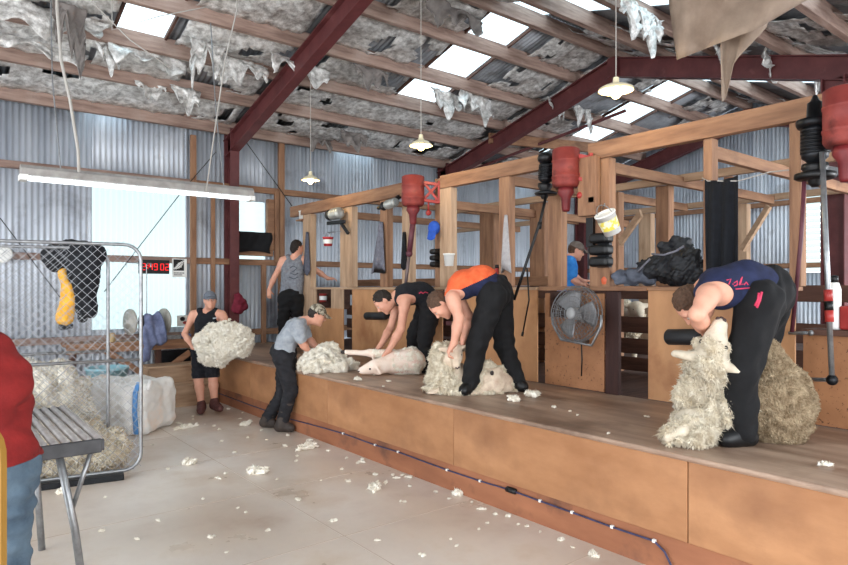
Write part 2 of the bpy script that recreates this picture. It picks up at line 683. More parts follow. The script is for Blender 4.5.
# raised shearing board
m = MB()
m.box((XB + 0.015, -5.5, 0.0), (XP + 0.1, YW, ZD - 0.035))
structure(m.build('board_core', M_DKT['Y']), 'dark core under the raised shearing board', 'platform')
m = MB()
m.box((XB - 0.03, -5.5, ZD - 0.035), (XP + 0.05, YW - 0.02, ZD))
structure(m.build('board_deck', M_DECK, bevel=0.014), 'worn brown boards of the raised shearing deck', 'deck')
ys = [-5.5, -4.15, -2.15, -0.15, 1.84, 3.83, 5.85, 7.85, YW - 0.03]
for i in range(len(ys) - 1):
    m = MB()
    m.box((XB - 0.01, ys[i] + 0.003, 0.215), (XB + 0.012, ys[i + 1] - 0.003, ZD - 0.036))
    structure(m.build('front_panel', M_PLY, bevel=0.004), 'orange plywood panel on the front of the shearing board', 'panel', 'plywood panels along the board front')
m = MB()
m.box((XB - 0.002, -5.5, 0.0), (XB + 0.012, YW - 0.03, 0.213))
structure(m.build('kick_board', M_PLYD), 'scuffed brown kick board under the shearing board front', 'kick board')

# catching pen floor
m = MB()
m.box((XP + 0.1, -3, ZD - 0.06), (XE, YW, ZD - 0.02))
structure(m.build('pen_floor', M_DKT['X']), 'dark slatted floor of the catching pens', 'floor')


# corrugated sheets
def corrugated(name, p0, along, up, length, height, mt, pitch=0.076, amp=0.009, parent=None, top=None, th=0.004):
    """Corrugated sheet: waves across 'along', straight along 'up'. top(s) trims the height."""
    p0, along, up = np.asarray(p0, float), nrm(along), nrm(up)
    nrmv = np.cross(along, up)
    k = max(2, int(length / pitch * 6))
    vs, fs = [], []
    for i in range(k + 1):
        s = length * i / k
        o = nrmv * amp * math.sin(2 * PI * s / pitch)
        h = height if top is None else top(s)
        for q in (0, 1):
            vs.append(p0 + along * s + o + nrmv * (th if q else 0))
            vs.append(p0 + along * s + up * h + o + nrmv * (th if q else 0))
    for i in range(k):
        a, b = 4 * i, 4 * (i + 1)
        fs += [(a, b, b + 1, a + 1), (a + 3, b + 3, b + 2, a + 2), (a, a + 2, b + 2, b), (a + 1, b + 1, b + 3, a + 3)]
    fs += [(0, 1, 3, 2), (4 * k, 4 * k + 2, 4 * k + 3, 4 * k + 1)]
    return link_mesh(name, vs, fs, mt, parent, True)


WX0, WX1 = 1.98, 3.34                 # big fibreglass window
VX0, VX1, VZ0, VZ1 = 4.17, 4.70, 2.52, 3.14
# the long wall behind, cut round its two translucent sheets
for x0, x1, z0, z1 in ((-5.5, WX0, 0, 4.4), (WX0, WX1, 0, 1.03), (WX0, WX1, 3.2, 4.4), (WX1, VX0, 0, 4.4), (VX0, VX1, 0, 2.12), (VX0, VX1, VZ1, 4.4), (VX1, XE + 0.05, 0, 4.4)):
    structure(corrugated('wall_back', (x0, YW + 0.03, z0), (1, 0, 0), (0, 0, 1), x1 - x0, z1 - z0, M_IRON), 'grey corrugated iron wall behind the shearing stands', 'wall')
structure(corrugated('window_1', (WX0 - 0.02, YW + 0.045, 1.0), (1, 0, 0), (0, 0, 1), WX1 - WX0 + 0.04, 2.24, M_WIN), 'large glowing fibreglass sheet let into the back wall', 'window')
structure(corrugated('window_2', (VX0 - 0.01, YW + 0.045, 2.1), (0, 0, 1), (1, 0, 0), VZ1 - 2.1 + 0.02, VX1 - VX0 + 0.02, M_WIN, pitch=0.13, amp=0.006), 'small bright pane high on the wall beside the red column', 'window')
# the gable wall on the right
GL = YW + 3.0
WZ0, WZ1, GY0, GY1 = 1.95, 3.5, 4.35, 5.05    # louvre window opening
for y0, y1, z0, z1 in ((GY1, YW + 0.05, 0, None), (GY0, GY1, 0, WZ0), (GY0, GY1, WZ1, None), (-2.6, GY0, 0, None)):
    structure(corrugated('wall_right', (XE + 0.03, y1, z0), (0, -1, 0), (0, 0, 1), y1 - y0, 1, M_IRON,
                         top=(lambda s, y1=y1, z0=z0, z1=z1: (roof_z(y1 - s) + 0.02 if z1 is None else z1) - z0)), 'grey corrugated iron gable wall beyond the pens', 'wall')
m = MB()
for k in range(13):
    z = WZ0 + 0.06 + k * 0.118
    m.bar((XE + 0.03, GY0, z), (XE + 0.03, GY1, z), 0.005, 0.1, (0.45, 0, 0.9))
structure(m.build('window_3', M_WIN), 'louvred glass window in the gable wall', 'window')

# roof iron with clear strips
SKYX = [(1.86, 2.46), (6.1, 6.98), (10.62, 11.6)]
xs = [-5.5] + [v for s in SKYX for v in s] + [XE + 0.1]
nw = 2
for side in (1, -1):
    y_low = YW + 0.15 if side == 1 else -2.4
    ln = abs(y_low - YR) / math.cos(math.atan(SLOPE))
    upv = nrm(A(0, y_low - YR, -SLOPE * abs(y_low - YR)))
    for i in range(len(xs) - 1):
        clear = i % 2 == 1
        o = corrugated('skylight' if clear else 'ceiling', (xs[i], YR, RIDGE + 0.035), (1, 0, 0), upv, xs[i + 1] - xs[i], ln, M_SKYL if clear else M_ROOF)
        if clear:
            w = ['left', 'middle', 'far'][i // 2]
            structure(o, 'bright clear roofing strip letting daylight through the roof', 'skylight', 'clear strips in the roof')
        else:
            structure(o, 'grey corrugated iron roof sheets over the shed', 'ceiling')
PUR = [10.12, 9.22, 8.42, 7.62, 6.72, 5.97, 5.2, 4.3, 3.4, 2.5, 1.5, 0.5, -0.5, -1.5, -2.3]
for y in PUR:
    m = MB()
    z = roof_z(y)
    m.box((-5.5, y - 0.042, z - 0.2), (XE, y + 0.042, z + 0.01))
    structure(m.build('roof_purlin', M_PURX, bevel=0.006), 'dusty brown timber purlin running along under the roof', 'purlin', 'purlins under the roof')
# skylight side trims between purlins (dark rafters seen at the clear strips)
for x0, x1 in SKYX:
    for x in (x0, x1):
        m = MB()
        m.bar((x, YW, roof_z(YW) - 0.01), (x, YR, RIDGE - 0.01), 0.03, 0.05)
        structure(m.build('skylight_batten', M_DKT['Y']), 'thin dark batten along the edge of a clear roof strip', 'batten', 'battens along the clear roof strips')

# steel portal frames
for x, far in ((-0.6, 0), (4.03, 1), (8.67, 2), (13.3, 3)):
    m = MB()

    def hsec(p, q, up, d=0.26, w=0.15):
        p, q = np.asarray(p, float), np.asarray(q, float)
        m.bar(p, q, 0.016, d, up)
        u = basis(q - p, up)[1]
        for s in (-1, 1):
            m.bar(p + u * s * d / 2, q + u * s * d / 2, w, 0.016, up)
    zc = roof_z(YW - 0.14) - 0.2
    hsec((x, YW - 0.16, 0), (x, YW - 0.16, zc + 0.1), (0, 1, 0))
    structure(m.build('steel_column', M_STEEL), 'red oxide steel column against the back wall', 'column', 'steel columns along the back wall')
    m = MB()
    hsec((x, YW - 0.02, roof_z(YW) - 0.36), (x, YR, RIDGE - 0.36), (0, 0, 1), 0.28)
    hsec((x, YR, RIDGE - 0.36), (x, -2.3, roof_z(-2.3) - 0.36), (0, 0, 1), 0.28)
    m.bar((x, YR - 0.09, RIDGE - 0.36), (x, YR + 0.09, RIDGE - 0.36), 0.16, 0.3)
    structure(m.build('steel_rafter', M_STEEL), 'red oxide steel rafter of a portal frame under the roof', 'rafter', 'steel rafters under the roof')
m = MB()
x = 8.67
m.bar((x, 2.85, 0.0), (x, 2.85, roof_z(2.85) - 0.48), 0.016, 0.24, (0, 1, 0))
for s in (-1, 1):
    m.bar((x, 2.85 + s * 0.12, 0), (x, 2.85 + s * 0.12, roof_z(2.85) - 0.48), 0.2, 0.016, (0, 1, 0))
structure(m.build('steel_column', M_STEEL), 'red oxide steel column standing at the right behind the pens', 'column')
for x in (8.67,):
    m = MB()
    m.add([(x - .01, 2.7, 4.25), (x - .01, 2.0, 4.1), (x - .01, 2.7, 3.5), (x + .01, 2.7, 4.25), (x + .01, 2.0, 4.1), (x + .01, 2.7, 3.5)], [(0, 1, 2), (5, 4, 3), (0, 3, 4, 1), (1, 4, 5, 2), (2, 5, 3, 0)])
    structure(m.build('gusset_plate', M_STEEL), 'triangular steel gusset at the top of the right column', 'gusset')
# gable wall rafters brace: long red brace under the roof in the middle bay
m = MB()
m.bar(A(8.75, YW - 0.2, 3.95), A(10.4, 6.9, 5.0), 0.05, 0.05)
structure(m.build('roof_brace', M_STEEL), 'thin red brace running up behind the middle rafter', 'brace')

# stray timber running off the middle rafter
p, q = at(489, 138, 12.2), at(598, 149, 13.1)
q[2] = p[2]
m = MB()
m.bar(p, q, 0.07, 0.2)
structure(m.build('timber_beam', M_TIM['X'], bevel=0.006), 'stray timber beam running off the middle rafter behind the red motor', 'beam')

# girts on the walls
for z in (0.9, 2.09, 3.34):
    for x0, x1 in ((-5.5, 1.9), (1.9, 3.42), (3.42, 4.08), (4.1, 8.6), (8.7, XE - 0.06)):
        if z > 3 and x0 == 1.9:
            pass
        m = MB()
        m.box((x0, YW - 0.09, z - 0.05), (x1, YW - 0.005, z + 0.05))
        structure(m.build('wall_girt', M_TIM['X'] if x0 > 3.4 else M_PURX, bevel=0.004), 'horizontal timber girt nailed across the corrugated wall', 'girt', 'girts across the walls')
    m = MB()
    m.box((XE - 0.07, -2.5, z - 0.05), (XE + 0.005, YW - 0.1, z + 0.05))
    structure(m.build('wall_girt', M_TIM['Y'], bevel=0.004), 'horizontal timber girt across the gable wall', 'girt', 'girts across the walls')
for x, z0, z1, w in ((3.42, 0, 4.1, 0.09), (3.74, 0, 3.3, 0.06), (4.87, 2.1, 3.34, 0.09), (4.95, 0, 4.2, 0.11), (5.3, 0, 2.05, 0.1), (4.62, 0, 2.05, 0.08)):
    m = MB()
    m.box((x - w / 2, YW - 0.13, z0), (x + w / 2, YW - 0.07, z1))
    structure(m.build('wall_stud', M_TIM['Z'], bevel=0.004), 'upright timber stud against the corrugated wall', 'stud', 'studs against the back wall')
m = MB()
m.box((VX0 - 0.06, YW - 0.1, 2.2), (VX1 + 0.1, YW - 0.02, 2.32))
m.box((VX1 + 0.0, YW - 0.1, 2.3), (VX1 + 0.12, YW - 0.02, VZ1 + 0.05))
m.box((VX0 - 0.06, YW - 0.1, 2.3), (VX0, YW - 0.02, VZ1 + 0.05))
structure(m.build('trim_1', M_TIM['X'], bevel=0.004), 'timber frame round the small high pane', 'window frame')

# wire braces crossing the wall
for i, (a, b) in enumerate((((0, 218), (62, 300)), ((180, 194), (104, 292)), ((236, 128), (292, 206)), ((216, 152), (190, 182)))):
    m = MB()
    m.tube([at_y(*a, YW - 0.15), at_y(*b, YW - 0.15)], 0.007, 6)
    structure(m.build('wire_brace', M_BLKM), ['thin dark brace rod crossing the wall behind the wire gate', 'thin dark brace rod crossing the big bright window', 'thin dark brace rod right of the red column', 'short dark brace rod left of the red column'][i], 'brace rod')

# torn foil lining between the purlins
V, F = [], []
gx = np.arange(-1.0, XE - 0.1, 0.07)
hole_seed = np.random.default_rng(4)


def fbm(x, y, seed):
    P = np.stack([np.atleast_1d(x), np.atleast_1d(y), np.zeros_like(np.atleast_1d(x))], -1)
    return wobble(P, 0.9, seed, 9) * 0.6 + wobble(P, 0.32, seed + 1, 9) * 0.4


for q in range(len(PUR) - 4):
    y0, y1 = PUR[q] - 0.035, PUR[q + 1] + 0.035
    nv = 11
    yy = np.linspace(y0, y1, nv + 1)
    X, Y = np.meshgrid(gx, yy, indexing='ij')
    hv = fbm(X.ravel(), Y.ravel(), 20 + q * 3).reshape(X.shape)
    cr = wobble(np.stack([X, Y, X * 0], -1), 0.16, 90 + q, 9)
    t = (Y - y0) / (y1 - y0)
    sag = 4 * t * (1 - t)
    Z = np.vectorize(roof_z)(Y) - 0.05 - sag * (0.05 + 0.045 * hv.clip(-1, 1.6)) - 0.013 * cr
    Z = np.minimum(Z, np.vectorize(roof_z)(Y) - 0.03)
    base = len(V)
    V += np.stack([X, Y, Z], -1).reshape(-1, 3).tolist()
    for i in range(len(gx) - 1):
        xc = gx[i] + 0.035
        if q >= 2 and any(a - 0.08 < xc < b + (0.4 if b > 3 else 0.1) for a, b in SKYX):
            continue
        if min(abs(xc - k) for k in (4.03, 8.67)) < 0.05:
            continue
        for j in range(nv):
            h = (hv[i, j] + hv[i + 1, j + 1]) / 2
            thr = (0.45 if xc < 9 else -0.3) + (0.25 if q in (2, 4) else 0)
            if q < 2 and any(a - 0.1 < xc < b + 0.1 for a, b in SKYX):
                thr = 9
            if h > thr and not (h > thr + 1.6):
                continue
            a = base + i * (nv + 1) + j
            F.append((a, a + 1, a + nv + 2, a + nv + 1))
o = link_mesh('roof_lining', V, F, M_FOIL, None, True)
md = o.modifiers.new('skin', 'SOLIDIFY')
md.thickness = 0.004
tag(o, 'crumpled torn silver foil lining sagging between the purlins', 'foil lining', None, 'stuff')

# ------------------------------------------------------------------ timber frame of the shearing stands
ZB0, ZB1 = 2.81, 2.96
BX0, BX1 = XP - 0.02, XP + 0.06


def yb(px):
    return float(at_x(px, 288, XP)[1])


for a, b, lab in ((yb(291), yb(408), 'far top beam over the first shearing stand'), (yb(441), yb(550), 'middle top beam behind the red motor'), (yb(589), 0.9, 'near top beam over the big sheep stand')):
    m = MB()
    m.box((BX0, min(a, b), ZB0), (BX1, max(a, b), ZB1 + (0.02 if b > 5 else 0)))
    structure(m.build('timber_beam', M_TIM['Y'], bevel=0.006), 'sawn timber ' + lab, 'beam')
for p0, p1, z0, dx, kind in ((303, 311, ZD, 0, 'P'), (339, 351, ZD, 0.02, 'P'), (379, 386, 1.65, 0.02, 'T'), (399, 407, 1.65, 0.05, 'P'), (430, 440, 1.65, 0.08, 'T'), (440, 451, ZD, 0, 'P'),
                           (499, 509, 1.65, 0.0, 'T'), (544, 557, ZD, 0.06, 'T'), (589, 609, ZD, 0.01, 'T'), (702, 711, 1.65, 0.02, 'T'), (788, 800, ZD, 0.02, 'T')):
    ya, yc = yb(p0), yb(p1)
    m = MB()
    m.box((BX0 + 0.015 + dx, yc, z0 if p0 == 303 else 1.662), (BX0 + 0.115 + dx, ya, ZB0 if dx < 0.03 else ZB1))
    structure(m.build('timber_post', M_PALE['Z'] if kind == 'P' else M_TIM['Z'], bevel=0.006), 'upright sawn timber post along the shearing stands', 'post', 'posts along the shearing stands')
# knee block beside thick post
m = MB()
m.box((BX0 - 0.06, yb(601), 2.3), (BX0 + 0.01, yb(583), 2.83))
structure(m.build('timber_block', M_TIM['Z'], bevel=0.006), 'thick timber block bolted to the post beside the red motor', 'block')

# pen wall panels
PAN = [(292, 303, 0), (311, 343, 1), (352, 442, 2), (455, 537, 3), (545, 604, 4), (648, 795, 5), (803, 960, 6)]
for p0, p1, i in PAN:
    y1, y0 = yb(p0), yb(p1) if p1 < 900 else 0.6
    m = MB()
    if i == 1:
        m.box((XP, y0, ZD + 0.01), (XP + 0.02, y1, 1.35))
    elif i == 4:
        m.box((XP, y0, ZD + 0.01), (XP + 0.02, y1, 1.37))
        m.box((XP, y0, 1.37), (XP + 0.02, yb(572), 1.6))
        m.box((XP, yb(549), 1.37), (XP + 0.02, y1, 1.6))
    else:
        m.box((XP, y0, ZD + 0.01), (XP + 0.02, y1, 1.63 if i != 6 else 1.33))
    structure(m.build('partition_panel', M_SPECK if i in (4, 6) else M_PANEL, bevel=0.003), 'orange plywood partition panel between the board and the pens', 'panel', 'plywood panels of the pen wall')
m = MB()
m.box((XP - 0.02, yb(648), 1.625), (XP + 0.16, yb(540), 1.665))
structure(m.build('ledge_plank', M_TIM['Y'], bevel=0.004), 'timber ledge over the pen door and fan panel', 'ledge')
m = MB()
m.box((XP - 0.02, yb(795), 1.63), (XP + 0.14, yb(648), 1.66))
structure(m.build('ledge_plank', M_TIM['Y'], bevel=0.004), 'timber ledge on the panel beside the big sheep', 'ledge')
m = MB()
m.box((XP - 0.02, yb(537), 1.63), (XP + 0.14, yb(311), 1.66))
structure(m.build('ledge_plank', M_PALE['Y'], bevel=0.004), 'pale ledge along the far partition panels', 'ledge')
m = MB()
m.box((XP - 0.03, 0.6, 1.33), (XP + 0.2, yb(803), 1.37))
structure(m.build('ledge_plank', M_DKT['Y'], bevel=0.004), 'dark shelf ledge on the low panel at the far right', 'ledge')
# cubby behind the fan and the red tin
for y1, y0, z0, z1, lab in ((yb(549), yb(572), 1.37, 1.62, 'dark cubby hole in the panel behind the fan'), (yb(316), yb(331), 1.35, 1.64, 'open cubby hole in the far panel holding a red tin')):
    m = MB()
    m.box((XP + 0.02, y0 - .02, z0 - 0.02), (XP + 0.3, y1 + .02, z0))
    m.box((XP + 0.3, y0 - .02, z0 - 0.02), (XP + 0.32, y1 + .02, z1))
    m.box((XP + 0.02, y0 - .02, z0), (XP + 0.3, y0, z1))
    m.box((XP + 0.02, y1, z0), (XP + 0.3, y1 + .02, z1))
    structure(m.build('cubby_box', M_DKT['Y']), lab, 'cubby')
m = MB()
m.box((XP, yb(316), 1.35), (XP + 0.02, yb(311), 1.63))
m.box((XP, yb(343), 1.35), (XP + 0.02, yb(331), 1.63))
structure(m.build('cubby_trim', M_PALE['Z']), 'pale boards beside the far cubby hole', 'trim')
# door jamb and pen rails seen in the open catching pen door
m = MB()
m.box((XP + 0.01, yb(618), ZD), (XP + 0.05, yb(604.5), 1.62))
structure(m.build('door_1', wood('darkest_timber', (44, 24, 22), (70, 42, 36), 'Z'), bevel=0.004), 'dark open pen door folded back in the doorway', 'door')
XR = 6.25
for z, c, hh in ((0.80, 'D', .075), (1.0, 'D', .085), (1.24, 'D', .09), (1.6, 'D', .075), (1.74, 'T', .06)):
    m = MB()
    m.box((XR - 0.02, -1.0 if c == 'D' else 5.1, z - hh), (XR + 0.02, YW - 0.2, z + hh))
    structure(m.build('pen_rail', M_DKT['Y'] if c == 'D' else M_TIM['Y'], bevel=0.004), 'horizontal timber rail of the catching pen fence', 'rail', 'rails of the catching pen fence')
m = MB()
m.box((XR - 0.03, -0.5, 2.76), (XR + 0.03, at_x(446, 288, XR)[1], 2.84))
structure(m.build('pen_top_rail', M_PALE['Y'], bevel=0.004), 'pale top rail over the inner pen posts', 'rail')
m = MB()
m.box((8.4, 1.0, 2.76), (8.46, 9.8, 2.84))
structure(m.build('pen_top_rail', M_PALE['Y'], bevel=0.004), 'pale top rail over the outermost pens', 'rail')
for p0, p1 in ((478, 492), (528, 543), (609, 617), (654, 667), (722, 731)):
    ya, yc = at_x(p0, 288, XR)[1], at_x(p1, 288, XR)[1]
    m = MB()
    m.box((XR + 0.03, yc, ZD - 0.02), (XR + 0.14, ya, 2.76))
    structure(m.build('pen_post', M_TIM['Z'], bevel=0.005), 'upright post of the inner catching pens', 'post', 'posts of the inner catching pens')
for y, z, x1 in ((yb(704), 2.72, 8.4), (yb(596), 2.76, 8.4), (yb(504), 2.78, 8.4), (yb(446), 2.62, 8.4), (yb(345), 2.7, 8.4)):
    m = MB()
    m.box((XP + 0.06, y - 0.03, z - 0.05), (x1, y + 0.03, z + 0.05))
    structure(m.build('cross_rail', M_TIM['X'], bevel=0.004), 'timber cross rail from the stands over the pens', 'rail', 'cross rails over the pens')
for p0, p1 in ((640, 652), (735, 748)):
    ya, yc = at_x(p0, 288, 8.5)[1], at_x(p1, 288, 8.5)[1]
    m = MB()
    m.box((8.46, yc, 0.68), (8.58, ya, 2.76))
    structure(m.build('pen_post', M_PALE['Z'], bevel=0.005), 'tall pale post of the outermost pens', 'post', 'posts of the outermost pens')
# loose slanting boards beyond the posts
m = MB()
p, q = at(620, 243, 6.6), at(641, 213, 6.3)
m.bar(p, q, 0.1, 0.025, RGT)
structure(m.build('brace_board', M_PALE['Y']), 'short pale board slanting beside the white pot', 'board')
m = MB()
p, q = at(742, 250, 7.0), at(769, 206, 6.8)
m.bar(p, q, 0.09, 0.03, RGT)
structure(m.build('brace_board', M_PALE['Y']), 'pale board slanting behind the black towel', 'board')

# stairs up to the board
t = thing('wooden_steps', 'small pale timber steps beside the board, behind the wool handler', 'steps', (2.95, 9.3, 0))
for k, (z, y0) in enumerate(((0.30, 8.92), (0.54, 9.3))):
    m = MB()
    m.box((2.5, y0 - 0.02, z - 0.035), (XB - 0.03, y0 + 0.42, z))
    m.build('tread', M_PALE['X'], t, bevel=0.006)
    m = MB()
    m.box((2.52, y0, 0.0 if k == 0 else 0.30), (XB - 0.03, y0 + 0.025, z - 0.036))
    m.build('riser', M_PALE['X'], t, bevel=0.004)
for x in (2.5, 3.3):
    m = MB()
    m.box((x, 8.95, 0), (x + 0.04, 9.7, 0.26))
    m.box((x, 9.33, 0.26), (x + 0.04, 9.7, 0.5))
    m.build('side_board', M_PALE['Y'], t)


# ================================================================== PEOPLE AND SHEEP
def hand_prims(wr, d, pn, s=1.0, curl=0.5, thumb=1, spread=0.012):
    """Palm, four fingers of unequal length and a thumb. d: direction of the palm, pn: the way the palm faces."""
    d, pn = nrm(d), nrm(pn)
    sd = nrm(np.cross(d, pn)) * thumb
    pn = nrm(np.cross(sd, d)) * thumb
    k0 = wr + d * 0.05 * s
    P = [cap(wr, wr + d * 0.03 * s, 0.027 * s, 0.026 * s, 0.02)]
    for o in (-1.2, -0.4, 0.4, 1.2):
        P.append(cap(wr + d * 0.02 * s + sd * o * 0.014 * s, wr + d * 0.085 * s + sd * o * 0.02 * s, 0.017 * s, 0.0145 * s, 0.016))
    for o, L in ((1.35, 0.068), (0.45, 0.078), (-0.45, 0.073), (-1.35, 0.056)):
        a = wr + d * 0.088 * s + sd * o * 0.019 * s
        c1, c2 = curl * 0.8, curl * 1.9
        d1 = nrm(d * math.cos(c1) + pn * math.sin(c1) + sd * o * 0.06)
        d2 = nrm(d * math.cos(c2) + pn * math.sin(c2) + sd * o * 0.04)
        b = a + d1 * L * 0.52 * s
        P.append(cap(a, b, 0.0105 * s, 0.0095 * s, 0.005))
        P.append(cap(b, b + d2 * L * 0.5 * s, 0.0095 * s, 0.008 * s, 0.004))
    a = wr + d * 0.022 * s + sd * 0.026 * s
    td = nrm(d * 0.75 + sd * 0.7 + pn * 0.35)
    b = a + td * 0.045 * s
    P.append(cap(a, b, 0.015 * s, 0.012 * s, 0.012))
    P.append(cap(b, b + nrm(td + pn * 0.5 * curl + d * 0.3) * 0.032 * s, 0.011 * s, 0.009 * s, 0.006))
    return P


SKINS, HAIRS = {}, {}


def person(label, J, head, wear, s=1.0, res=0.008, group=None, hands=None, seed=1, girl=False):
    """J: joints (world points) P pelvis, B waist, C chest, N neck, SL SR shoulders, EL ER, WL WR, HL HR hips, KL KR, AL AR ankles, TL TR toes."""
    g = lambda k: np.asarray(J[k], float)
    Rh, Rs = nrm(g('HR') - g('HL')), nrm(g('SR') - g('SL'))
    Rb = nrm(Rh + Rs)
    w = 0.92 if girl else 1.0
    torso, skin = [], []
    for e in (-1, 1):
        a, b, c = g('P') + Rh * e * 0.07 * s * w, g('B') + Rb * e * 0.064 * s * w, g('C') + Rs * e * 0.072 * s * w
        torso += [cap(a, b, 0.105 * s * w, 0.096 * s * w, 0.05), cap(b, c, 0.096 * s * w, 0.112 * s * w, 0.05)]
    shl = [cap(lerp(g('C'), g('N'), 0.45) + Rs * 0.04 * e, lerp(g('N'), g('SR' if e > 0 else 'SL'), 0.6), 0.085 * s, 0.06 * s, 0.05) for e in (-1, 1)]
    hipp = [cap(g('HL'), g('HR'), 0.1 * s, None, 0.05)]
    H, F, U = np.asarray(head[0], float), nrm(head[1]), nrm(head[2])
    Rr = nrm(np.cross(F, U))
    U = np.cross(Rr, F)
    ax = (Rr, F, U)
    hp = lambda r, f, u: H + (Rr * r + F * f + U * u) * s
    neck = [cap(g('N'), hp(0, -0.015, -0.07), 0.06 * s, 0.052 * s, 0.03)]
    hd = [ell(H, A(0.076, 0.097, 0.112) * s, ax, 0.02), ell(hp(0, 0.028, -0.06), A(0.056, 0.066, 0.06) * s, ax, 0.04),
          cap(hp(0, 0.092, 0.012), hp(0, 0.112, -0.022), 0.008 * s, 0.0135 * s, 0.014),
          cap(hp(-0.045, 0.078, 0.03), hp(0.045, 0.078, 0.03), 0.012 * s, None, 0.016),
          cap(hp(-0.02, 0.092, -0.06), hp(0.02, 0.092, -0.06), 0.007 * s, None, 0.008), cap(hp(-0.016, 0.09, -0.072), hp(0.016, 0.09, -0.072), 0.007 * s, None, 0.008),
          cap(hp(0, 0.08, -0.1), hp(0, 0.082, -0.1), 0.02 * s, None, 0.02)]
    for e in (-1, 1):
        hd.append(ell(hp(e * 0.077, -0.008, -0.01), A(0.01, 0.024, 0.032) * s, ax, 0.01))
        hd.append(cap(hp(e * 0.04, 0.07, -0.02), hp(e * 0.045, 0.065, -0.03), 0.022 * s, None, 0.02))
    arms = {}
    for e in 'LR':
        S_, E_, W_ = g('S' + e), g('E' + e), g('W' + e)
        up_, fo = nrm(E_ - S_), nrm(W_ - E_)
        arms[e] = ([cap(S_, S_ + up_ * 0.06, 0.06 * s * w, 0.054 * s * w, 0.045), cap(S_, E_, 0.053 * s * w, 0.041 * s * w, 0.03)],
                   [cap(E_, lerp(E_, W_, 0.35), 0.042 * s * w, 0.045 * s * w, 0.02), cap(lerp(E_, W_, 0.35), W_, 0.045 * s * w, 0.028 * s, 0.02)])
        hw = (hands or {}).get(e, {})
        dd = hw.get('d', fo)
        pn = hw.get('pn', -UP)
        skin += hand_prims(W_, dd, pn, s, hw.get('curl', 0.5), hw.get('thumb', 1 if e == 'L' else -1))
    legs = {}
    for e in 'LR':
        h, k, a, t_ = g('H' + e), g('K' + e), g('A' + e), g('T' + e)
        legs[e] = ([cap(h, k, 0.092 * s, 0.06 * s, 0.04)], [cap(k, lerp(k, a, 0.3), 0.06 * s, 0.061 * s, 0.03), cap(lerp(k, a, 0.3), a, 0.06 * s, 0.04 * s, 0.03)], [cap(a + (t_ - a) * -0.2, t_, 0.042 * s, 0.034 * s, 0.03)])
    body = torso + shl + hipp + neck + hd
    for e in 'LR':
        body += arms[e][0] + arms[e][1] + legs[e][0] + legs[e][1] + legs[e][2]
    body += skin
    eyes = [ell(hp(e * 0.031, 0.098, 0.002), A(0.017, 0.013, 0.012) * s, ax, 0.01) for e in (-1, 1)]
    V, Q, own = sdf_mesh(body, res, subs=eyes)
    root = link_mesh('person', V, Q, wear.get('skin', M_SKIN), None, True)
    tag(root, label, 'person', group)
    for e in (-1, 1):
        m = MB()
        m.ball(hp(e * 0.031, 0.083, 0.002), 0.0125 * s, 8, 0)
        m.ball(hp(e * 0.031, 0.0905, 0.002), 0.0062 * s, 6, 1)
        m.build('eye', [mat('eye_white', (176, 166, 156), rough=0.3), M_BLKP], root, True)
    # ---- clothing
    mid = lambda e, t: lerp(g('N'), g('S' + e), t)
    up_t = nrm(g('C') - g('P'))
    if 'top' in wear:
        kind, tm = wear['top'][:2]
        fn = wear['top'][2] if len(wear['top']) > 2 else None
        pr = list(torso) + hipp
        subs = [cap(g('N') + nrm(g('N') - g('C')) * 0.015, H, 0.074 * s, 0.08 * s, 0.01)]
        gr = 0.012
        if kind == 'singlet':
            pr += [cap(lerp(g('C'), g('N'), 0.35) + Rs * 0.04 * e, mid('R' if e > 0 else 'L', 0.52), 0.09 * s, 0.056 * s, 0.04) for e in (-1, 1)]
            for e in 'LR':
                sg = 1 if e == 'R' else -1
                subs.append(cap(g('S' + e) + Rs * sg * 0.012 - up_t * 0.05, g('S' + e) + Rs * sg * 0.03 + up_t * 0.05, 0.082 * s, None, 0.01))
        else:
            pr += shl
            for e in 'LR':
                pr += [cap(p[1], p[2], p[3] + 0.008, p[4] + 0.01, p[5]) for p in arms[e][0][:1]]
                up_ = nrm(g('E' + e) - g('S' + e))
                if kind == 'tee':
                    pr.append(cap(g('S' + e), g('S' + e) + up_ * 0.14, 0.06 * s, 0.062 * s, 0.03))
                else:
                    pr += [cap(p[1], p[2], p[3] + 0.012, p[4] + 0.014, p[5]) for p in arms[e][0] + arms[e][1]]
                    subs.append(cap(g('W' + e) + nrm(g('W' + e) - g('E' + e)) * 0.03, g('W' + e) + nrm(g('W' + e) - g('E' + e)) * 0.2, 0.05, None, 0.005))
        if kind == 'jacket':
            gr = 0.026
        hem = g('P') - up_t * wear.get('hem', 0.02) * s
        o = blob({'singlet': 'singlet', 'tee': 'shirt', 'jacket': 'jacket'}[kind], tm, pr, res, root, fn, grow=gr, subs=subs, halves=[(hem, -up_t)],
                 folds=[({'singlet': 0.0035, 'tee': 0.006, 'jacket': 0.011}[kind], 0.14, seed, (1, 1, 1.4))])
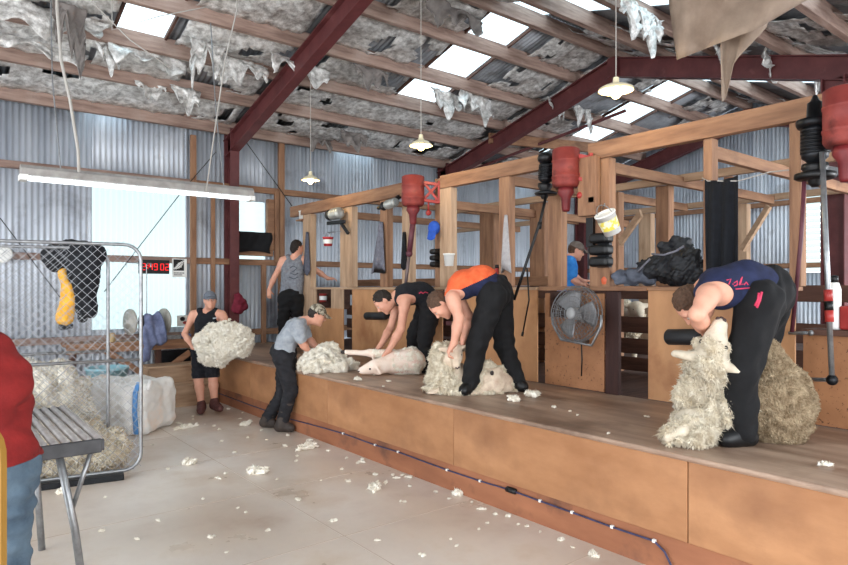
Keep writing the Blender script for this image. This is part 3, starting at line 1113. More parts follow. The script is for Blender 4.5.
    if 'legs' in wear:
        kind, tm = wear['legs'][:2]
        fn = wear['legs'][2] if len(wear['legs']) > 2 else None
        pr = [cap(torso[0][1], lerp(torso[0][1], torso[0][2], 0.4), 0.112 * s, 0.085 * s, 0.05), cap(torso[2][1], lerp(torso[2][1], torso[2][2], 0.4), 0.112 * s, 0.085 * s, 0.05)] + hipp
        pr += [ell(g('P') - nrm(np.cross(Rh, up_t)) * -0.03 * s, A(0.13, 0.12, 0.11) * s, None, 0.06)]
        subs, hl = [], []
        wl = wear.get('loose', 0.012)
        for e in 'LR':
            pr += legs[e][0]
            if kind == 'shorts':
                hl.append((lerp(g('K' + e), g('H' + e), 0.02), nrm(g('K' + e) - g('H' + e)))) if e == 'L' else None
                pr.append(cap(lerp(g('H' + e), g('K' + e), 0.4), g('K' + e), 0.085 * s, 0.075 * s, 0.03))
            else:
                k, a = g('K' + e), g('A' + e)
                pr += [cap(g('H' + e), k, 0.098 * s, 0.07 * s, 0.03), cap(k, a, 0.068 * s, 0.058 * s, 0.03)]
        blob('shorts' if kind == 'shorts' else 'trousers', tm, pr, res, root, fn, grow=wl, halves=hl, folds=[(0.006, 0.12, seed + 5, (1, 1, 1.6))])
    for e in 'LR':
        if 'shoe' in wear:
            kind, tm = wear['shoe']
            k, a, t_ = g('K' + e), g('A' + e), g('T' + e)
            fd = nrm((t_ - a) * A(1, 1, 0))
            hz = a * A(1, 1, 0) + A(0, 0, min(t_[2], a[2]) - 0.0)
            pr = [cap(a - fd * 0.04 * s - UP * 0.035, t_ - UP * 0.0, 0.047 * s, 0.042 * s, 0.03), cap(a - fd * 0.02 - UP * 0.02, a + UP * 0.04, 0.05 * s, 0.05 * s, 0.02), cap(a, lerp(a, t_, 0.6), 0.05 * s, 0.045 * s, 0.03)]
            if kind == 'boot':
                pr.append(cap(a, lerp(a, k, 0.62), 0.056 * s, 0.068 * s, 0.03))
            floor_z = wear.get('ground', 0.0)
            blob('boot' if kind == 'boot' else 'shoe', tm, pr, res, root, None, grow=0.006, halves=[(A(0, 0, floor_z + 0.002), A(0, 0, -1))])
    if 'hair' in wear:
        hm, cov = wear['hair'][:2]
        blob('hair', hm, [ell(hp(0, -0.012, 0.012), A(0.083, 0.1, 0.113) * s, ax, 0.02)] + ([cap(hp(0, -0.07, -0.04), hp(0, -0.05, -0.09), 0.045 * s, 0.035 * s, 0.03)] if cov > 0.5 else []), min(res, 0.008), root,
             folds=[(0.004, 0.03, seed + 9, None)], halves=[(hp(0, 0.045, 0.035), nrm(F * 0.75 - U * 0.6))])
    if 'cap' in wear:
        cm, peak = wear['cap']
        ch = thing_part = blob('cap', cm, [ell(hp(0, -0.006, 0.03), A(0.088, 0.107, 0.098) * s, ax, 0.02)], 0.007, root, halves=[(hp(0, 0, 0.022), nrm(F * -0.12 - U))])
        ORG[ch.name] = ORG[root.name]
        if peak:
            m = MB()
            m.sheet(lambda u, v: hp((u - 0.5) * 0.15, 0.06 + (0.035 + v * 0.085) * (1 - 0.9 * (2 * u - 1) ** 2 * 0.5) , 0.035 + 0.02 * (1 - (2 * u - 1) ** 2) - v * 0.03), 8, 4, 0.006)
            b = m.build('cap_peak', cm, ch, True)
    return root, hp


def legs_std(J, s, face, ground):
    pass


def sheep_locks(name, prims, res, n, L, r, seed, parent, mt, **k):
    return woolly(name, mt, prims, res, n, L, r, seed, parent, **k)


def sp(px, py, d, dd=0.0):
    return at(px, py, d + dd)


# ---- 1. wool handler with the fleece, in front of the steps
D = 8.45
BACK = -FWD
faceW = nrm(-FWD * 0.93 + RGT * 0.2)
J = dict(P=sp(206, 347, D, 0), B=sp(207, 334, D, 0.0), C=sp(207.5, 321, D, 0.02), N=sp(208, 310.5, D, 0.03), SL=sp(222, 314.5, D, 0.0), SR=sp(193.5, 314.5, D, 0.0),
         EL=sp(231, 333, D, -0.05), ER=sp(184.5, 334, D, -0.02), WL=sp(236, 344, D, -0.28), WR=sp(193, 347.5, D, -0.24),
         HL=sp(212.5, 352, D, 0), HR=sp(199.5, 352, D, 0), KL=sp(213, 378, D, -0.04), KR=sp(198.5, 379, D, -0.05), AL=sp(214.5, 403.5, D - 0.06), AR=sp(201.5, 406.5, D - 0.08),
         TL=sp(220, 408.5, D - 0.2), TR=sp(200.5, 411, D - 0.25))
gm = mat('grey_singlet', (104, 108, 116), (138, 142, 150), rough=0.95, scale=25, bump=0.2, bscale=70)
blk2 = mat('charcoal_singlet', (18, 19, 24), (30, 31, 37), rough=0.95, scale=25, bump=0.2, bscale=70)
M_SHOE = mat('work_shoe', (74, 40, 40), (96, 60, 56), rough=0.7, scale=30)
M_BOOT = mat('rubber_boot', (44, 38, 36), (72, 62, 56), rough=0.6, scale=12, c3=(90, 82, 72), scale3=7, t3=(0.55, 0.8))
M_HAIRD = mat('dark_hair', (28, 22, 20), (48, 38, 32), rough=0.7, scale=60, bump=0.5, bscale=120)
M_HAIRB = mat('brown_hair', (66, 46, 34), (96, 70, 52), rough=0.7, scale=60, bump=0.5, bscale=120)
person('woman in grey knit cap, charcoal singlet and shorts carrying a fleece', J, (sp(210, 300, D, -0.02), nrm(faceW + RGT * 0.25), UP),
       dict(top=('singlet', blk2), legs=('shorts', blk2), shoe=('shoe', M_SHOE), cap=(mat('knit_cap', (92, 98, 108), (124, 130, 140), rough=0.95, scale=60, bump=0.4, bscale=90), True), hair=(M_HAIRD, 0.3), hem=0.03, ground=0.0),
       0.97, 0.009, hands=dict(L=dict(d=nrm(-RGT * 0.8 - FWD * 0.4 + UP * 0.1), pn=UP, curl=0.7), R=dict(d=nrm(RGT * 0.9 - FWD * 0.3 - UP * 0.05), pn=UP, curl=0.7)), seed=11, girl=True)
pr = []
for px, py, dz, r in ((206, 340, 0, .12), (215, 336, 0, .16), (226, 334, -.02, .17), (236, 335, -.03, .15), (243, 338, 0, .11), (210, 350, .0, .13), (221, 348, -.06, .17), (233, 345, -.05, .15), (241, 346, 0, .1), (205, 357, .02, .08), (216, 359, -.02, .09), (200, 343, .02, .08)):
    pr.append(cap(sp(px, py, D - 0.36, dz), sp(px + 2, py + 1, D - 0.36, dz), r * 0.9, None, 0.06))
o = woolly('fleece', M_WOOLW, pr, 0.011, 14000, 0.016, 0.0055, 5, lumps=((0.022, 0.13, 3, None), (0.012, 0.055, 4, None)))
tag(o, "cream fleece bundled in the capped woman's arms", 'fleece')

# ---- 2. man in grey singlet, back to us, far stand
D = 10.0
rt = nrm(RGT * 0.97 + FWD * 0.1)
fw = nrm(FWD + RGT * 0.25)
J = dict(P=sp(291, 296, D), B=sp(292.5, 282, D), C=sp(293.5, 268, D), N=sp(294.5, 256.5, D), SL=sp(283, 260.5, D), SR=sp(305, 260.5, D, 0.02),
         EL=sp(275, 276, D, 0.0), ER=sp(317, 271, D, 0.1), WL=sp(269, 290, D, 0.0), WR=sp(328, 278.5, D, 0.15),
         HL=sp(285.5, 300, D), HR=sp(297, 300, D), KL=sp(283, 323, D, -0.02), KR=sp(298, 323, D, 0.05), AL=sp(283, 343.5, D, 0.02), AR=sp(300, 342.5, D, 0.05),
         TL=sp(281, 345.5, D, 0.19), TR=sp(303, 345, D, 0.22))
for k in ('TL', 'TR'):
    J[k] = J[k] * A(1, 1, 0) + A(0, 0, ZD + 0.045)
for k in ('AL', 'AR'):
    J[k] = J[k] * A(1, 1, 0) + A(0, 0, ZD + 0.08)
person('man in grey singlet seen from behind at the farthest stand', J, (sp(297, 247.5, D, 0.0), nrm(fw * 0.8 + RGT * 0.6 - UP * 0.1), UP),
       dict(top=('singlet', gm), legs=('trousers', M_BLACK), shoe=('shoe', M_BLKP), hair=(M_HAIRD, 0.6), hem=0.02, ground=ZD),
       1.0, 0.01, hands=dict(L=dict(d=-UP, pn=FWD, curl=0.6), R=dict(d=nrm(RGT), pn=-UP, curl=0.5)), seed=21)

# ---- 3. man in grey T-shirt and cap, leaning on the board
D = 7.3
fT = nrm(RGT * 0.95 + FWD * 0.2)
J = dict(P=sp(285, 352, D), B=sp(286, 342, D), C=sp(294, 330, D), N=sp(304, 321, D), SL=sp(300, 324, D, 0.17), SR=sp(298, 326, D, -0.17),
         EL=sp(308, 338, D, 0.2), ER=sp(300.5, 341, D, -0.2), WL=sp(318, 349, D, 0.1), WR=sp(310, 353, D, -0.12),
         HL=sp(286, 359, D, 0.1), HR=sp(284, 359, D, -0.1), KL=sp(283, 392, D, 0.12), KR=sp(291, 390, D, -0.1), AL=sp(267, 420, D, 0.15), AR=sp(282, 424, D, -0.08),
         TL=sp(274, 425, D, 0.15), TR=sp(291, 429, D, -0.08))
J['TL'][2] = 0.045
J['TR'][2] = 0.045
J['AL'][2] = 0.09
J['AR'][2] = 0.09
tee = mat('grey_tee', (142, 148, 156), (170, 176, 182), rough=0.95, scale=18, bump=0.15, bscale=60)
person('man in pale grey T-shirt, camouflage cap and gumboots leaning over the board', J, (sp(317, 314.5, D, 0.0), nrm(fT - UP * 0.45), nrm(UP + fT * 0.45)),
       dict(top=('tee', tee), legs=('trousers', mat('charcoal_jeans', (26, 26, 30), (42, 42, 46), rough=0.9, scale=12)), shoe=('boot', M_BOOT), hair=(M_HAIRD, 0.3),
            cap=(mat('camo_cap', (96, 88, 74), (176, 168, 150), rough=0.9, scale=26, ramp=(0.45, 0.55)), True), hem=0.05, ground=0.0),
       0.98, 0.0085, hands=dict(L=dict(d=nrm(RGT - UP * 0.5), pn=-UP, curl=0.5), R=dict(d=nrm(RGT * 0.9 - UP * 0.5), pn=-UP, curl=0.5)), seed=31)
pr = []
for px, py, dz, r in ((297, 366, -.05, .07), (306, 366, -.12, .09), (312, 360, 0, .11), (322, 358, .05, .13), (331, 358, .1, .11), (319, 367, -.1, .1), (332, 368, -.05, .09), (342, 369, .05, .07), (351, 371, .1, .05), (327, 352, .15, .1), (302, 371, -.15, .06), (312, 371, -.18, .06), (340, 372, -.1, .05)):
    p = sp(px, py, 7.15, dz)
    p[2] = max(p[2], ZD + r * 0.8)
    p[0] = max(p[0], XB + 0.03)
    pr.append(cap(p, p + A(0.02, -.03, 0), r, None, 0.05))
o = woolly('fleece', M_WOOLW, pr, 0.011, 12000, 0.016, 0.0055, 6, lumps=((0.018, 0.11, 5, None), (0.011, 0.05, 6, None)), halves=[(A(0, 0, ZD + 0.002), A(0, 0, -1))])
tag(o, "cream fleece spread on the board under the T-shirt man's hands", 'fleece')

# ---- 4. shearer in black singlet
D = 7.0
J = dict(P=sp(429, 300, D, 0.05), B=sp(421, 293, D, 0.03), C=sp(408, 294, D, 0), N=sp(395.5, 297, D), SL=sp(398, 302, D, 0.2), SR=sp(405, 302, D, -0.18),
         EL=sp(391, 327, D, 0.2), ER=sp(401, 329, D, -0.22), WL=sp(381, 345, D, 0.05), WR=sp(389, 350, D, -0.15),
         HL=sp(428, 307, D, 0.16), HR=sp(431, 307, D, -0.06), KL=sp(414, 336, D, 0.22), KR=sp(425, 338, D, -0.1), AL=sp(414, 362, D, 0.3), AR=sp(424, 367, D, -0.05),
         TL=sp(404, 366, D, 0.3), TR=sp(413, 371, D, -0.1))
for k, z in (('AL', .09), ('AR', .09), ('TL', .045), ('TR', .045)):
    J[k][2] = ZD + z
fS = nrm(-RGT * 0.8 - UP * 0.55)
person('shearer in black singlet bending over a white shorn sheep', J, (sp(383.5, 301, D, -0.03), nrm(-RGT * 0.55 - UP * 0.8 - FWD * 0.1), nrm(-RGT * 0.8 + UP * 0.5)),
       dict(top=('singlet', blk2), legs=('trousers', M_BLACK), shoe=('shoe', M_BLKM), hair=(M_HAIRD, 0.3), hem=0.06, ground=ZD),
       1.05, 0.0085, hands=dict(L=dict(d=nrm(-RGT * 0.6 - UP * 0.6), pn=-UP, curl=0.8), R=dict(d=nrm(-RGT * 0.6 - UP * 0.6), pn=-UP, curl=0.9)), seed=41)

# ---- 5. shearer in orange and navy
D = 5.65
J = dict(P=sp(493, 287, D, 0.05), B=sp(482, 279, D, 0.03), C=sp(464, 284, D, 0), N=sp(451, 293, D, 0), SL=sp(457, 297, D, 0.2), SR=sp(452, 297, D, -0.19),
         EL=sp(470, 318, D, 0.15), ER=sp(459, 318, D, -0.22), WL=sp(464, 338, D, 0.0), WR=sp(454, 343, D, -0.22),
         HL=sp(491, 296, D, -0.1), HR=sp(500, 296, D, 0.14), KL=sp(477, 344, D, -0.1), KR=sp(504, 344, D, 0.16), AL=sp(470, 384, D, -0.08), AR=sp(517, 386, D, 0.1),
         TL=sp(464, 389, D, -0.15), TR=sp(523, 391, D, 0.05))
J['HL'], J['HR'] = sp(492, 297, D, -0.11), sp(499, 297, D, 0.13)
J['SR'], J['SL'] = sp(453, 299, D, -0.19), sp(456, 293, D, 0.2)
J['HL'], J['HR'] = J['HR'], J['HL']
J['KL'], J['KR'], J['AL'], J['AR'], J['TL'], J['TR'] = J['KR'], J['KL'], J['AR'], J['AL'], J['TR'], J['TL']
for k, z in (('AL', .085), ('AR', .085), ('TL', .045), ('TR', .045)):
    J[k][2] = ZD + z
M_ORANGE = mat('orange_cloth', (214, 84, 44), (236, 112, 66), rough=0.9, scale=16, bump=0.15, bscale=60)
M_NAVY = mat('navy_cloth', (18, 24, 50), (32, 40, 74), rough=0.9, scale=16, bump=0.15, bscale=60)
c5 = J['C']
b5 = nrm(J['B'] - J['N'])
dn5 = nrm(-UP + b5 * float(b5[2]) )
t5 = mat('black_track', (8, 8, 10), (18, 18, 21), rough=0.85, scale=20)
person('shearer in orange and navy singlet bending low over a half-shorn sheep', J, (sp(440.5, 304, D, -0.02), nrm(-RGT * 0.35 - UP * 0.9), nrm(-RGT * 0.9 + UP * 0.35)),
       dict(top=('singlet', [M_ORANGE, M_NAVY, M_RED], lambda C, o: np.where((C - c5) @ dn5 > 0.02, 1, 0)), legs=('trousers', t5), shoe=('shoe', M_BLKP), hair=(M_HAIRB, 0.3), hem=0.02, ground=ZD, loose=0.018),
       1.04, 0.0075, hands=dict(L=dict(d=nrm(-UP - RGT * 0.3), pn=-RGT, curl=0.9), R=dict(d=nrm(-UP * 0.8 - RGT * 0.5), pn=-UP, curl=0.9)), seed=51)

# ---- 6. shearer in navy singlet, the big sheep
D = 3.95
J = dict(P=sp(766, 287, D, 0.05), B=sp(746, 280, D, 0.03), C=sp(721, 288, D, 0.0), N=sp(703, 291, D, 0.02), SL=sp(704, 293, D, 0.22), SR=sp(709, 296, D, -0.16),
         EL=sp(697, 320, D, 0.22), ER=sp(697, 314, D, -0.25), WL=sp(712, 336, D, 0.16), WR=sp(707, 333, D, 0.0),
         HR=sp(760, 302, D, -0.14), HL=sp(769, 300, D, 0.2), KR=sp(741, 372, D, -0.22), KL=sp(756, 370, D, 0.28), AR=sp(742, 432, D, -0.2), AL=sp(752, 425, D, 0.32),
         TR=sp(727, 440, D, -0.22), TL=sp(742, 432, D, 0.3))
for k, z in (('AL', .085), ('AR', .085), ('TL', .045), ('TR', .045)):
    J[k][2] = ZD + z
t6 = mat('black_shearing_trousers', (6, 6, 8), (15, 15, 18), rough=0.9, scale=14, bump=0.2, bscale=30)
p6, h6 = person('shearer in navy singlet stooping over the big woolly sheep', J, (sp(693, 304, D, 0.06), nrm(-RGT * 0.35 - UP * 0.92 + FWD * 0.1), nrm(-RGT * 0.9 + UP * 0.35)),
       dict(top=('singlet', [M_NAVY, M_RED], None), legs=('trousers', t6), shoe=('shoe', M_BLKP), hair=(M_HAIRB, 0.3), hem=0.02, ground=ZD, loose=0.02),
       1.08, 0.0065, hands=dict(L=dict(d=nrm(RGT * 0.6 - UP * 0.5), pn=-UP, curl=0.8), R=dict(d=nrm(RGT * 0.8 - UP * 0.5), pn=-UP, curl=0.8)), seed=61)

# ---- 7. boy in blue behind the pens
D = 7.6
J = dict(P=sp(566, 300, D), B=sp(566, 286, D), C=sp(567, 268, D), N=sp(569, 258, D), SL=sp(565, 260, D, 0.14), SR=sp(570, 262, D, -0.14),
         EL=sp(572, 275, D, 0.12), ER=sp(573, 280, D, -0.14), WL=sp(582, 281, D, 0.06), WR=sp(580, 284, D, -0.1),
         HL=sp(566, 306, D, 0.09), HR=sp(566, 306, D, -0.09), KL=sp(568, 332, D, 0.09), KR=sp(568, 332, D, -0.09), AL=sp(566, 360, D, 0.09), AR=sp(566, 360, D, -0.09),
         TL=sp(574, 363, D, 0.09), TR=sp(574, 363, D, -0.09))
for k, z in (('AL', .085), ('AR', .085), ('TL', .045), ('TR', .045)):
    J[k][2] = ZD - 0.02 + z
person('boy in bright blue shirt standing in the pens behind the fan', J, (sp(576, 250.5, D), nrm(RGT - UP * 0.35), nrm(UP + RGT * 0.3)),
       dict(top=('tee', mat('bright_blue', (36, 110, 190), (60, 140, 214), rough=0.9, scale=15)), legs=('trousers', M_DENIM), shoe=('boot', M_BOOT), hair=(M_HAIRB, 0.5),
            cap=(mat('brown_cap', (104, 92, 84), (130, 120, 112), rough=0.9, scale=20), True), hem=0.05, ground=ZD - 0.02),
       0.9, 0.0095, hands=dict(L=dict(d=RGT, pn=-UP, curl=0.6), R=dict(d=RGT, pn=-UP, curl=0.6)), seed=71)

# ---- 8. man in red jacket at the left edge
D = 2.72
fR = nrm(FWD * 0.75 - RGT * 0.1)
J = dict(P=sp(-8, 452, D), B=sp(-16, 416, D), C=sp(-22, 382, D), N=sp(-32, 340, D), SL=sp(-70, 352, D, 0.08), SR=sp(-16, 356, D, -0.02),
         EL=sp(-84, 410, D, 0.12), ER=sp(9, 390, D, -0.03), WL=sp(-58, 440, D, 0.3), WR=sp(-30, 416, D, 0.2),
         HL=sp(-26, 470, D, 0.06), HR=sp(7, 470, D, -0.02), KL=sp(-24, 560, D, 0.1), KR=sp(6, 560, D, 0), AL=sp(-26, 655, D, 0.1), AR=sp(0, 655, D, 0),
         TL=sp(-24, 660, D, 0.3), TR=sp(4, 660, D, 0.2))
for k, z in (('AL', .09), ('AR', .09), ('TL', .045), ('TR', .045)):
    J[k][2] = z
zh = J['P'][2] - 0.035
red = mat('red_fleece_jacket', (98, 18, 18), (128, 28, 26), rough=0.95, scale=9, bump=0.25, bscale=40)
person('person in red jacket and blue jeans at the slatted table', J, (sp(-44, 298, D, 0.05), fR, UP),
       dict(top=('jacket', [red, M_NAVY], lambda C, o: (C[:, 2] < zh).astype(int)), legs=('trousers', M_DENIM), shoe=('boot', M_BOOT), hair=(M_HAIRD, 0.4), hem=0.06, ground=0.0, loose=0.014),
       1.0, 0.007, hands=dict(L=dict(d=nrm(fR), pn=-UP, curl=0.5), R=dict(d=nrm(-RGT), pn=-FWD, curl=0.5)), seed=81)


# ------------------------------------------------------------------ prints on the clothes
from mathutils.bvhtree import BVHTree


def print_on(root, part, strokes, r, mt, name='print'):
    """Raised print on a garment: strokes are found on its surface, then laid on it as thin tubes."""
    o = next(c for c in root.children if c.name.split('.')[0] == part)
    me = o.data
    org = Vector(ORG[o.name])
    bv = BVHTree.FromPolygons([v.co + org for v in me.vertices], [tuple(p.vertices) for p in me.polygons])
    for st in strokes:
        pts = []
        for px, py in st:
            d = Vector(FWD + RGT * (px - 424) / F_PX + UP * (288 - py) / F_PX).normalized()
            h = bv.ray_cast(Vector((0, 0, EYE)), d)
            if h[0] is not None:
                pts.append(np.array(h[0] + h[1] * (r * .3 if h[1].dot(d) < 0 else -r * .3)))
        if len(pts) > 1:
            m = MB()
            m.tube(pts, r, 5)
            m.build(name, mt, o, True)


M_PINKP = mat('pink_print', (206, 60, 92), rough=0.7)
M_DARKP = mat('dark_print', (66, 70, 80), rough=0.7)
FOLK = [o for o in bpy.data.objects if o.name.split('.')[0] == 'person']
who = lambda w: next(o for o in FOLK if w in o['label'])
print_on(who('navy singlet stooping'), 'singlet', [[(725, 284), (727, 280), (731, 279), (729, 284), (726, 287), (730, 288), (733, 284)], [(734, 283), (737, 281), (737, 285), (734, 286)], [(739, 285), (741, 279), (742, 277), (740, 285), (743, 284)], [(744, 285), (746, 282), (748, 285)], [(724, 290), (736, 289), (750, 288)]], .004, M_PINKP)
print_on(who('navy singlet stooping'), 'trousers', [[(762, 292), (760, 300), (757, 308)], [(759, 293), (758, 300), (755, 306)]], .007, M_PINKP, 'trouser_trim')
print_on(who('black singlet bending'), 'singlet', [[(419, 293.5), (421, 292), (423, 293.5), (425, 292), (428, 293)]], .006, M_PINKP)
print_on(who('grey singlet seen'), 'singlet', [[(290, 268), (293, 266), (297, 268), (294, 271), (290, 273), (295, 275), (298, 273)], [(289, 277), (294, 279), (298, 277)]], .008, M_DARKP)
print_on(who('grey knit cap'), 'singlet', [[(213, 318.5), (216, 318), (218.5, 318.5)]], .009, mat('pale_print', (190, 196, 204), rough=0.7))


# ------------------------------------------------------------------ sheep
def sheep_head(H, F, U, s=1.0):
    """Head prims, with the frame (right, forward, up)."""
    F = nrm(F)
    Rr = nrm(np.cross(F, U))
    U = np.cross(Rr, F)
    hp = lambda r, f, u: H + (Rr * r + F * f + U * u) * s
    P = [cap(hp(0, -0.03, 0), hp(0, 0.07, -0.012), 0.078 * s, 0.058 * s, 0.03), cap(hp(0, 0.06, -0.015), hp(0, 0.15, -0.03), 0.052 * s, 0.04 * s, 0.03),
         cap(hp(0, 0.05, -0.05), hp(0, 0.13, -0.055), 0.035 * s, 0.028 * s, 0.03)]
    for e in (-1, 1):
        P += [cap(hp(e * 0.07, -0.03, 0.03), hp(e * 0.17, -0.05, 0.02), 0.028 * s, 0.016 * s, 0.02), ell(hp(e * 0.12, -0.04, 0.025), A(0.06, 0.02, 0.032) * s, (Rr, F, U), 0.015)]
    return P, hp


def face_bits(root, hp, s=1.0):
    for e in (-1, 1):
        m = MB()
        m.ball(hp(e * 0.057, 0.055, 0.022), 0.014 * s, 8)
        m.build('eye', M_BLKP, root, True)
    m = MB()
    for e in (-1, 1):
        m.ball(hp(e * 0.016, 0.184, -0.022), 0.012 * s, 8)
    m.ball(hp(0, 0.186, -0.036), 0.014 * s, 8)
    m.build('nose', mat('dark_nose', (70, 52, 50), rough=0.5), root, True)


M_FACE = mat('sheep_face', (184, 172, 152), (216, 204, 184), rough=0.9, scale=12, bump=0.3, bscale=60)
M_GWOOL = mat('grubby_wool', (130, 108, 82), (198, 178, 148), rough=0.95, scale=24, bump=0.6, bscale=60, c3=(92, 76, 58), scale3=9, t3=(0.55, 0.8), spec=0.1)
M_HOOF = mat('hoof', (44, 38, 36), rough=0.6)

# big unshorn sheep sitting up against the near shearer
D = 3.9
H = sp(711, 354, D, -0.14)
hd, hp = sheep_head(H, nrm(UP * 0.9 + RGT * 0.16 - FWD * 0.2), nrm(-RGT * 0.45 - FWD * 0.85), 1.15)
trunk = [cap(sp(775, 392, D, 0.04), sp(775, 420, D, 0.04), 0.165, 0.17, 0.08), cap(sp(762, 356, D, 0.1), sp(774, 398, D, 0.06), 0.10, 0.17, 0.08), cap(sp(772, 402, D, 0.04), sp(722, 396, D, 0.06), 0.17, 0.15, 0.1),
         cap(sp(722, 402, D, 0.0), sp(712, 372, D, 0.0), 0.15, 0.1, 0.08), cap(sp(712, 376, D, 0), H, 0.11, 0.085, 0.06), cap(sp(716, 425, D, 0.0), sp(690, 424, D, -0.05), 0.12, 0.1, 0.06)]
legs_ = [cap(sp(712, 424, D, -0.1), sp(682, 432, D, -0.16), 0.06, 0.04, 0.04), cap(sp(682, 432, D, -0.16), sp(668, 438, D, -0.16), 0.036, 0.03, 0.02), cap(sp(716, 410, D, -0.06), sp(700, 424, D, -0.1), 0.06, 0.05, 0.04)]
V, Q, own = sdf_mesh(trunk + hd + legs_, 0.009, halves=[(A(0, 0, ZD + 0.012), A(0, 0, -1))])
sheep = link_mesh('sheep', V, Q, M_FACE, None, True)
tag(sheep, 'big unshorn sheep sitting upright against the near shearer', 'sheep')
face_bits(sheep, hp, 1.15)
grow = lambda P, g: [(p[0], p[1], p[2], p[3] + g, p[4] + g, p[5]) for p in P]
woolly('fleece', M_GWOOL, grow([trunk[0], trunk[1], cap(sp(775, 402, D, 0.04), sp(738, 398, D, 0.06), 0.17, 0.155, 0.1)], 0.014), 0.008, 42000, 0.013, 0.0042, 31, sheep,
       lumps=((0.006, 0.12, 8, None), (0.006, 0.026, 9, (1, 1, 1.8))), halves=[(A(0, 0, ZD + 0.003), A(0, 0, -1))])
chest = grow(trunk[3:5], 0.014) + [cap(sp(722, 398, D, 0.02), sp(718, 405, D), 0.14, 0.14, 0.1), cap(sp(716, 425, D, 0.0), sp(690, 426, D, -0.05), 0.12, 0.09, 0.06), cap(sp(697, 376, D, -0.02), sp(684, 395, D, -0.02), 0.05, 0.05, 0.05),
                                    cap(sp(682, 432, D, -0.12), sp(672, 436, D, -0.14), 0.055, 0.05, 0.05), cap(sp(706, 432, D, -0.16), sp(696, 438, D, -0.18), 0.06, 0.055, 0.05)]
woolly('chest_wool', M_WOOL, chest, 0.008, 30000, 0.026, 0.0036, 32, sheep, lumps=((0.014, 0.1, 10, None), (0.008, 0.04, 11, None)),
       subs=[ell(sp(718, 396, D, -0.16), A(0.035, 0.05, 0.07), (RGT, FWD, UP), 0.03)], halves=[(A(0, 0, ZD + 0.003), A(0, 0, -1)), (H - nrm(UP) * 0.03, nrm(UP + RGT * 0.2))])
woolly('topknot_wool', M_WOOL, [cap(hp(0, -0.06, 0.01), hp(0, 0.05, 0.045), 0.085, 0.05, 0.03), cap(hp(-.06, -0.03, -.02), hp(-.05, 0.05, -.03), 0.045, 0.035, 0.03), cap(hp(.06, -0.03, -.02), hp(.05, 0.05, -.03), 0.045, 0.035, 0.03)], 0.008, 5000, 0.014, 0.004, 33, sheep)

# half-shorn sheep held by the shearer in orange
D = 5.72
H = sp(455, 352, D, -0.12)
hd, hp = sheep_head(H, nrm(-UP * 0.8 - FWD * 0.5 + RGT * 0.12), nrm(-FWD * 0.8 + UP * 0.45), 0.78)
trunk = [cap(sp(449, 362, D, -0.02), sp(452, 384, D, 0.0), 0.1, 0.13, 0.06), cap(sp(452, 382, D, 0.0), sp(492, 384, D, 0.0), 0.14, 0.15, 0.08), cap(sp(492, 384, D, 0.0), sp(500, 386, D, 0.02), 0.16, 0.13, 0.06), cap(sp(449, 366, D, -0.02), H, 0.08, 0.06, 0.05)]
legs_ = [cap(sp(446, 388, D, -0.12), sp(430, 394, D, -0.18), 0.045, 0.03, 0.03), cap(sp(462, 390, D, -0.12), sp(458, 396, D, -0.2), 0.045, 0.03, 0.03), cap(sp(486, 388, D, -0.14), sp(470, 396, D, -0.2), 0.045, 0.03, 0.03)]
V, Q, own = sdf_mesh(trunk + hd + legs_, 0.0085, folds=[(0.005, 0.1, 3, None)], halves=[(A(0, 0, ZD + 0.01), A(0, 0, -1))])
sheep = link_mesh('sheep', V, Q, M_SHORN, None, True)
tag(sheep, 'half-shorn sheep held between the legs of the shearer in orange', 'sheep')
face_bits(sheep, hp, 0.78)
woolly('fleece', M_WOOL, [cap(sp(440, 356, D, -0.02), sp(440, 382, D, -0.04), 0.085, 0.12, 0.06), cap(sp(448, 372, D, -0.04), sp(452, 386, D, -0.06), 0.1, 0.12, 0.06), cap(sp(433, 391, D, -0.1), sp(462, 392, D, -0.16), 0.055, 0.07, 0.05),
                          cap(sp(470, 392, D, -0.16), sp(498, 396, D, -0.1), 0.045, 0.06, 0.04), cap(sp(508, 384, D, 0.0), sp(511, 391, D, 0.03), 0.06, 0.06, 0.05), cap(sp(440, 350, D, 0), sp(462, 346, D, 0.06), 0.06, 0.04, 0.04), cap(sp(478, 372, D, -.1), sp(476, 390, D, -.13), 0.045, 0.06, 0.04), cap(sp(484, 366, D, -.02), sp(500, 372, D, 0.0), 0.05, 0.05, 0.04)], 0.008, 14000, 0.018, 0.0045, 35, sheep,
       lumps=((0.012, 0.09, 12, None), (0.007, 0.04, 13, None)), halves=[(A(0, 0, ZD + 0.003), A(0, 0, -1))])
for px, py, r in ((492, 373, .022), (479, 385, .02)):
    m = MB()
    m.ball(sp(px, py, D, -0.155), (r, r * .6, r), 8)
    m.build('dark_patch', M_HOOF, sheep, True)

# white shorn sheep lying under the black-singlet shearer
D = 6.9
H = sp(373, 367, D, -0.12)
hd, hp = sheep_head(H, nrm(-RGT * 0.9 - UP * 0.1 - FWD * 0.3), nrm(UP * 0.8 - FWD * 0.5), 0.85)
trunk = [cap(sp(396, 362, D, 0.0), sp(412, 361, D, 0.0), 0.13, 0.15, 0.08), cap(sp(392, 363, D, -0.02), H, 0.1, 0.07, 0.05)]
legs_ = [cap(sp(392, 355, D, 0.05), sp(370, 353, D, 0.05), 0.06, 0.04, 0.04), cap(sp(370, 353, D, 0.05), sp(346, 352, D, 0.08), 0.038, 0.024, 0.02), cap(sp(410, 352, D, 0.12), sp(392, 356, D, 0.1), 0.06, 0.05, 0.03), cap(sp(386, 368, D, -0.1), sp(378, 372, D, -0.14), 0.045, 0.03, 0.03)]
V, Q, own = sdf_mesh(trunk + hd + legs_, 0.009, folds=[(0.004, 0.12, 6, None)], halves=[(A(0, 0, ZD + 0.004), A(0, 0, -1))])
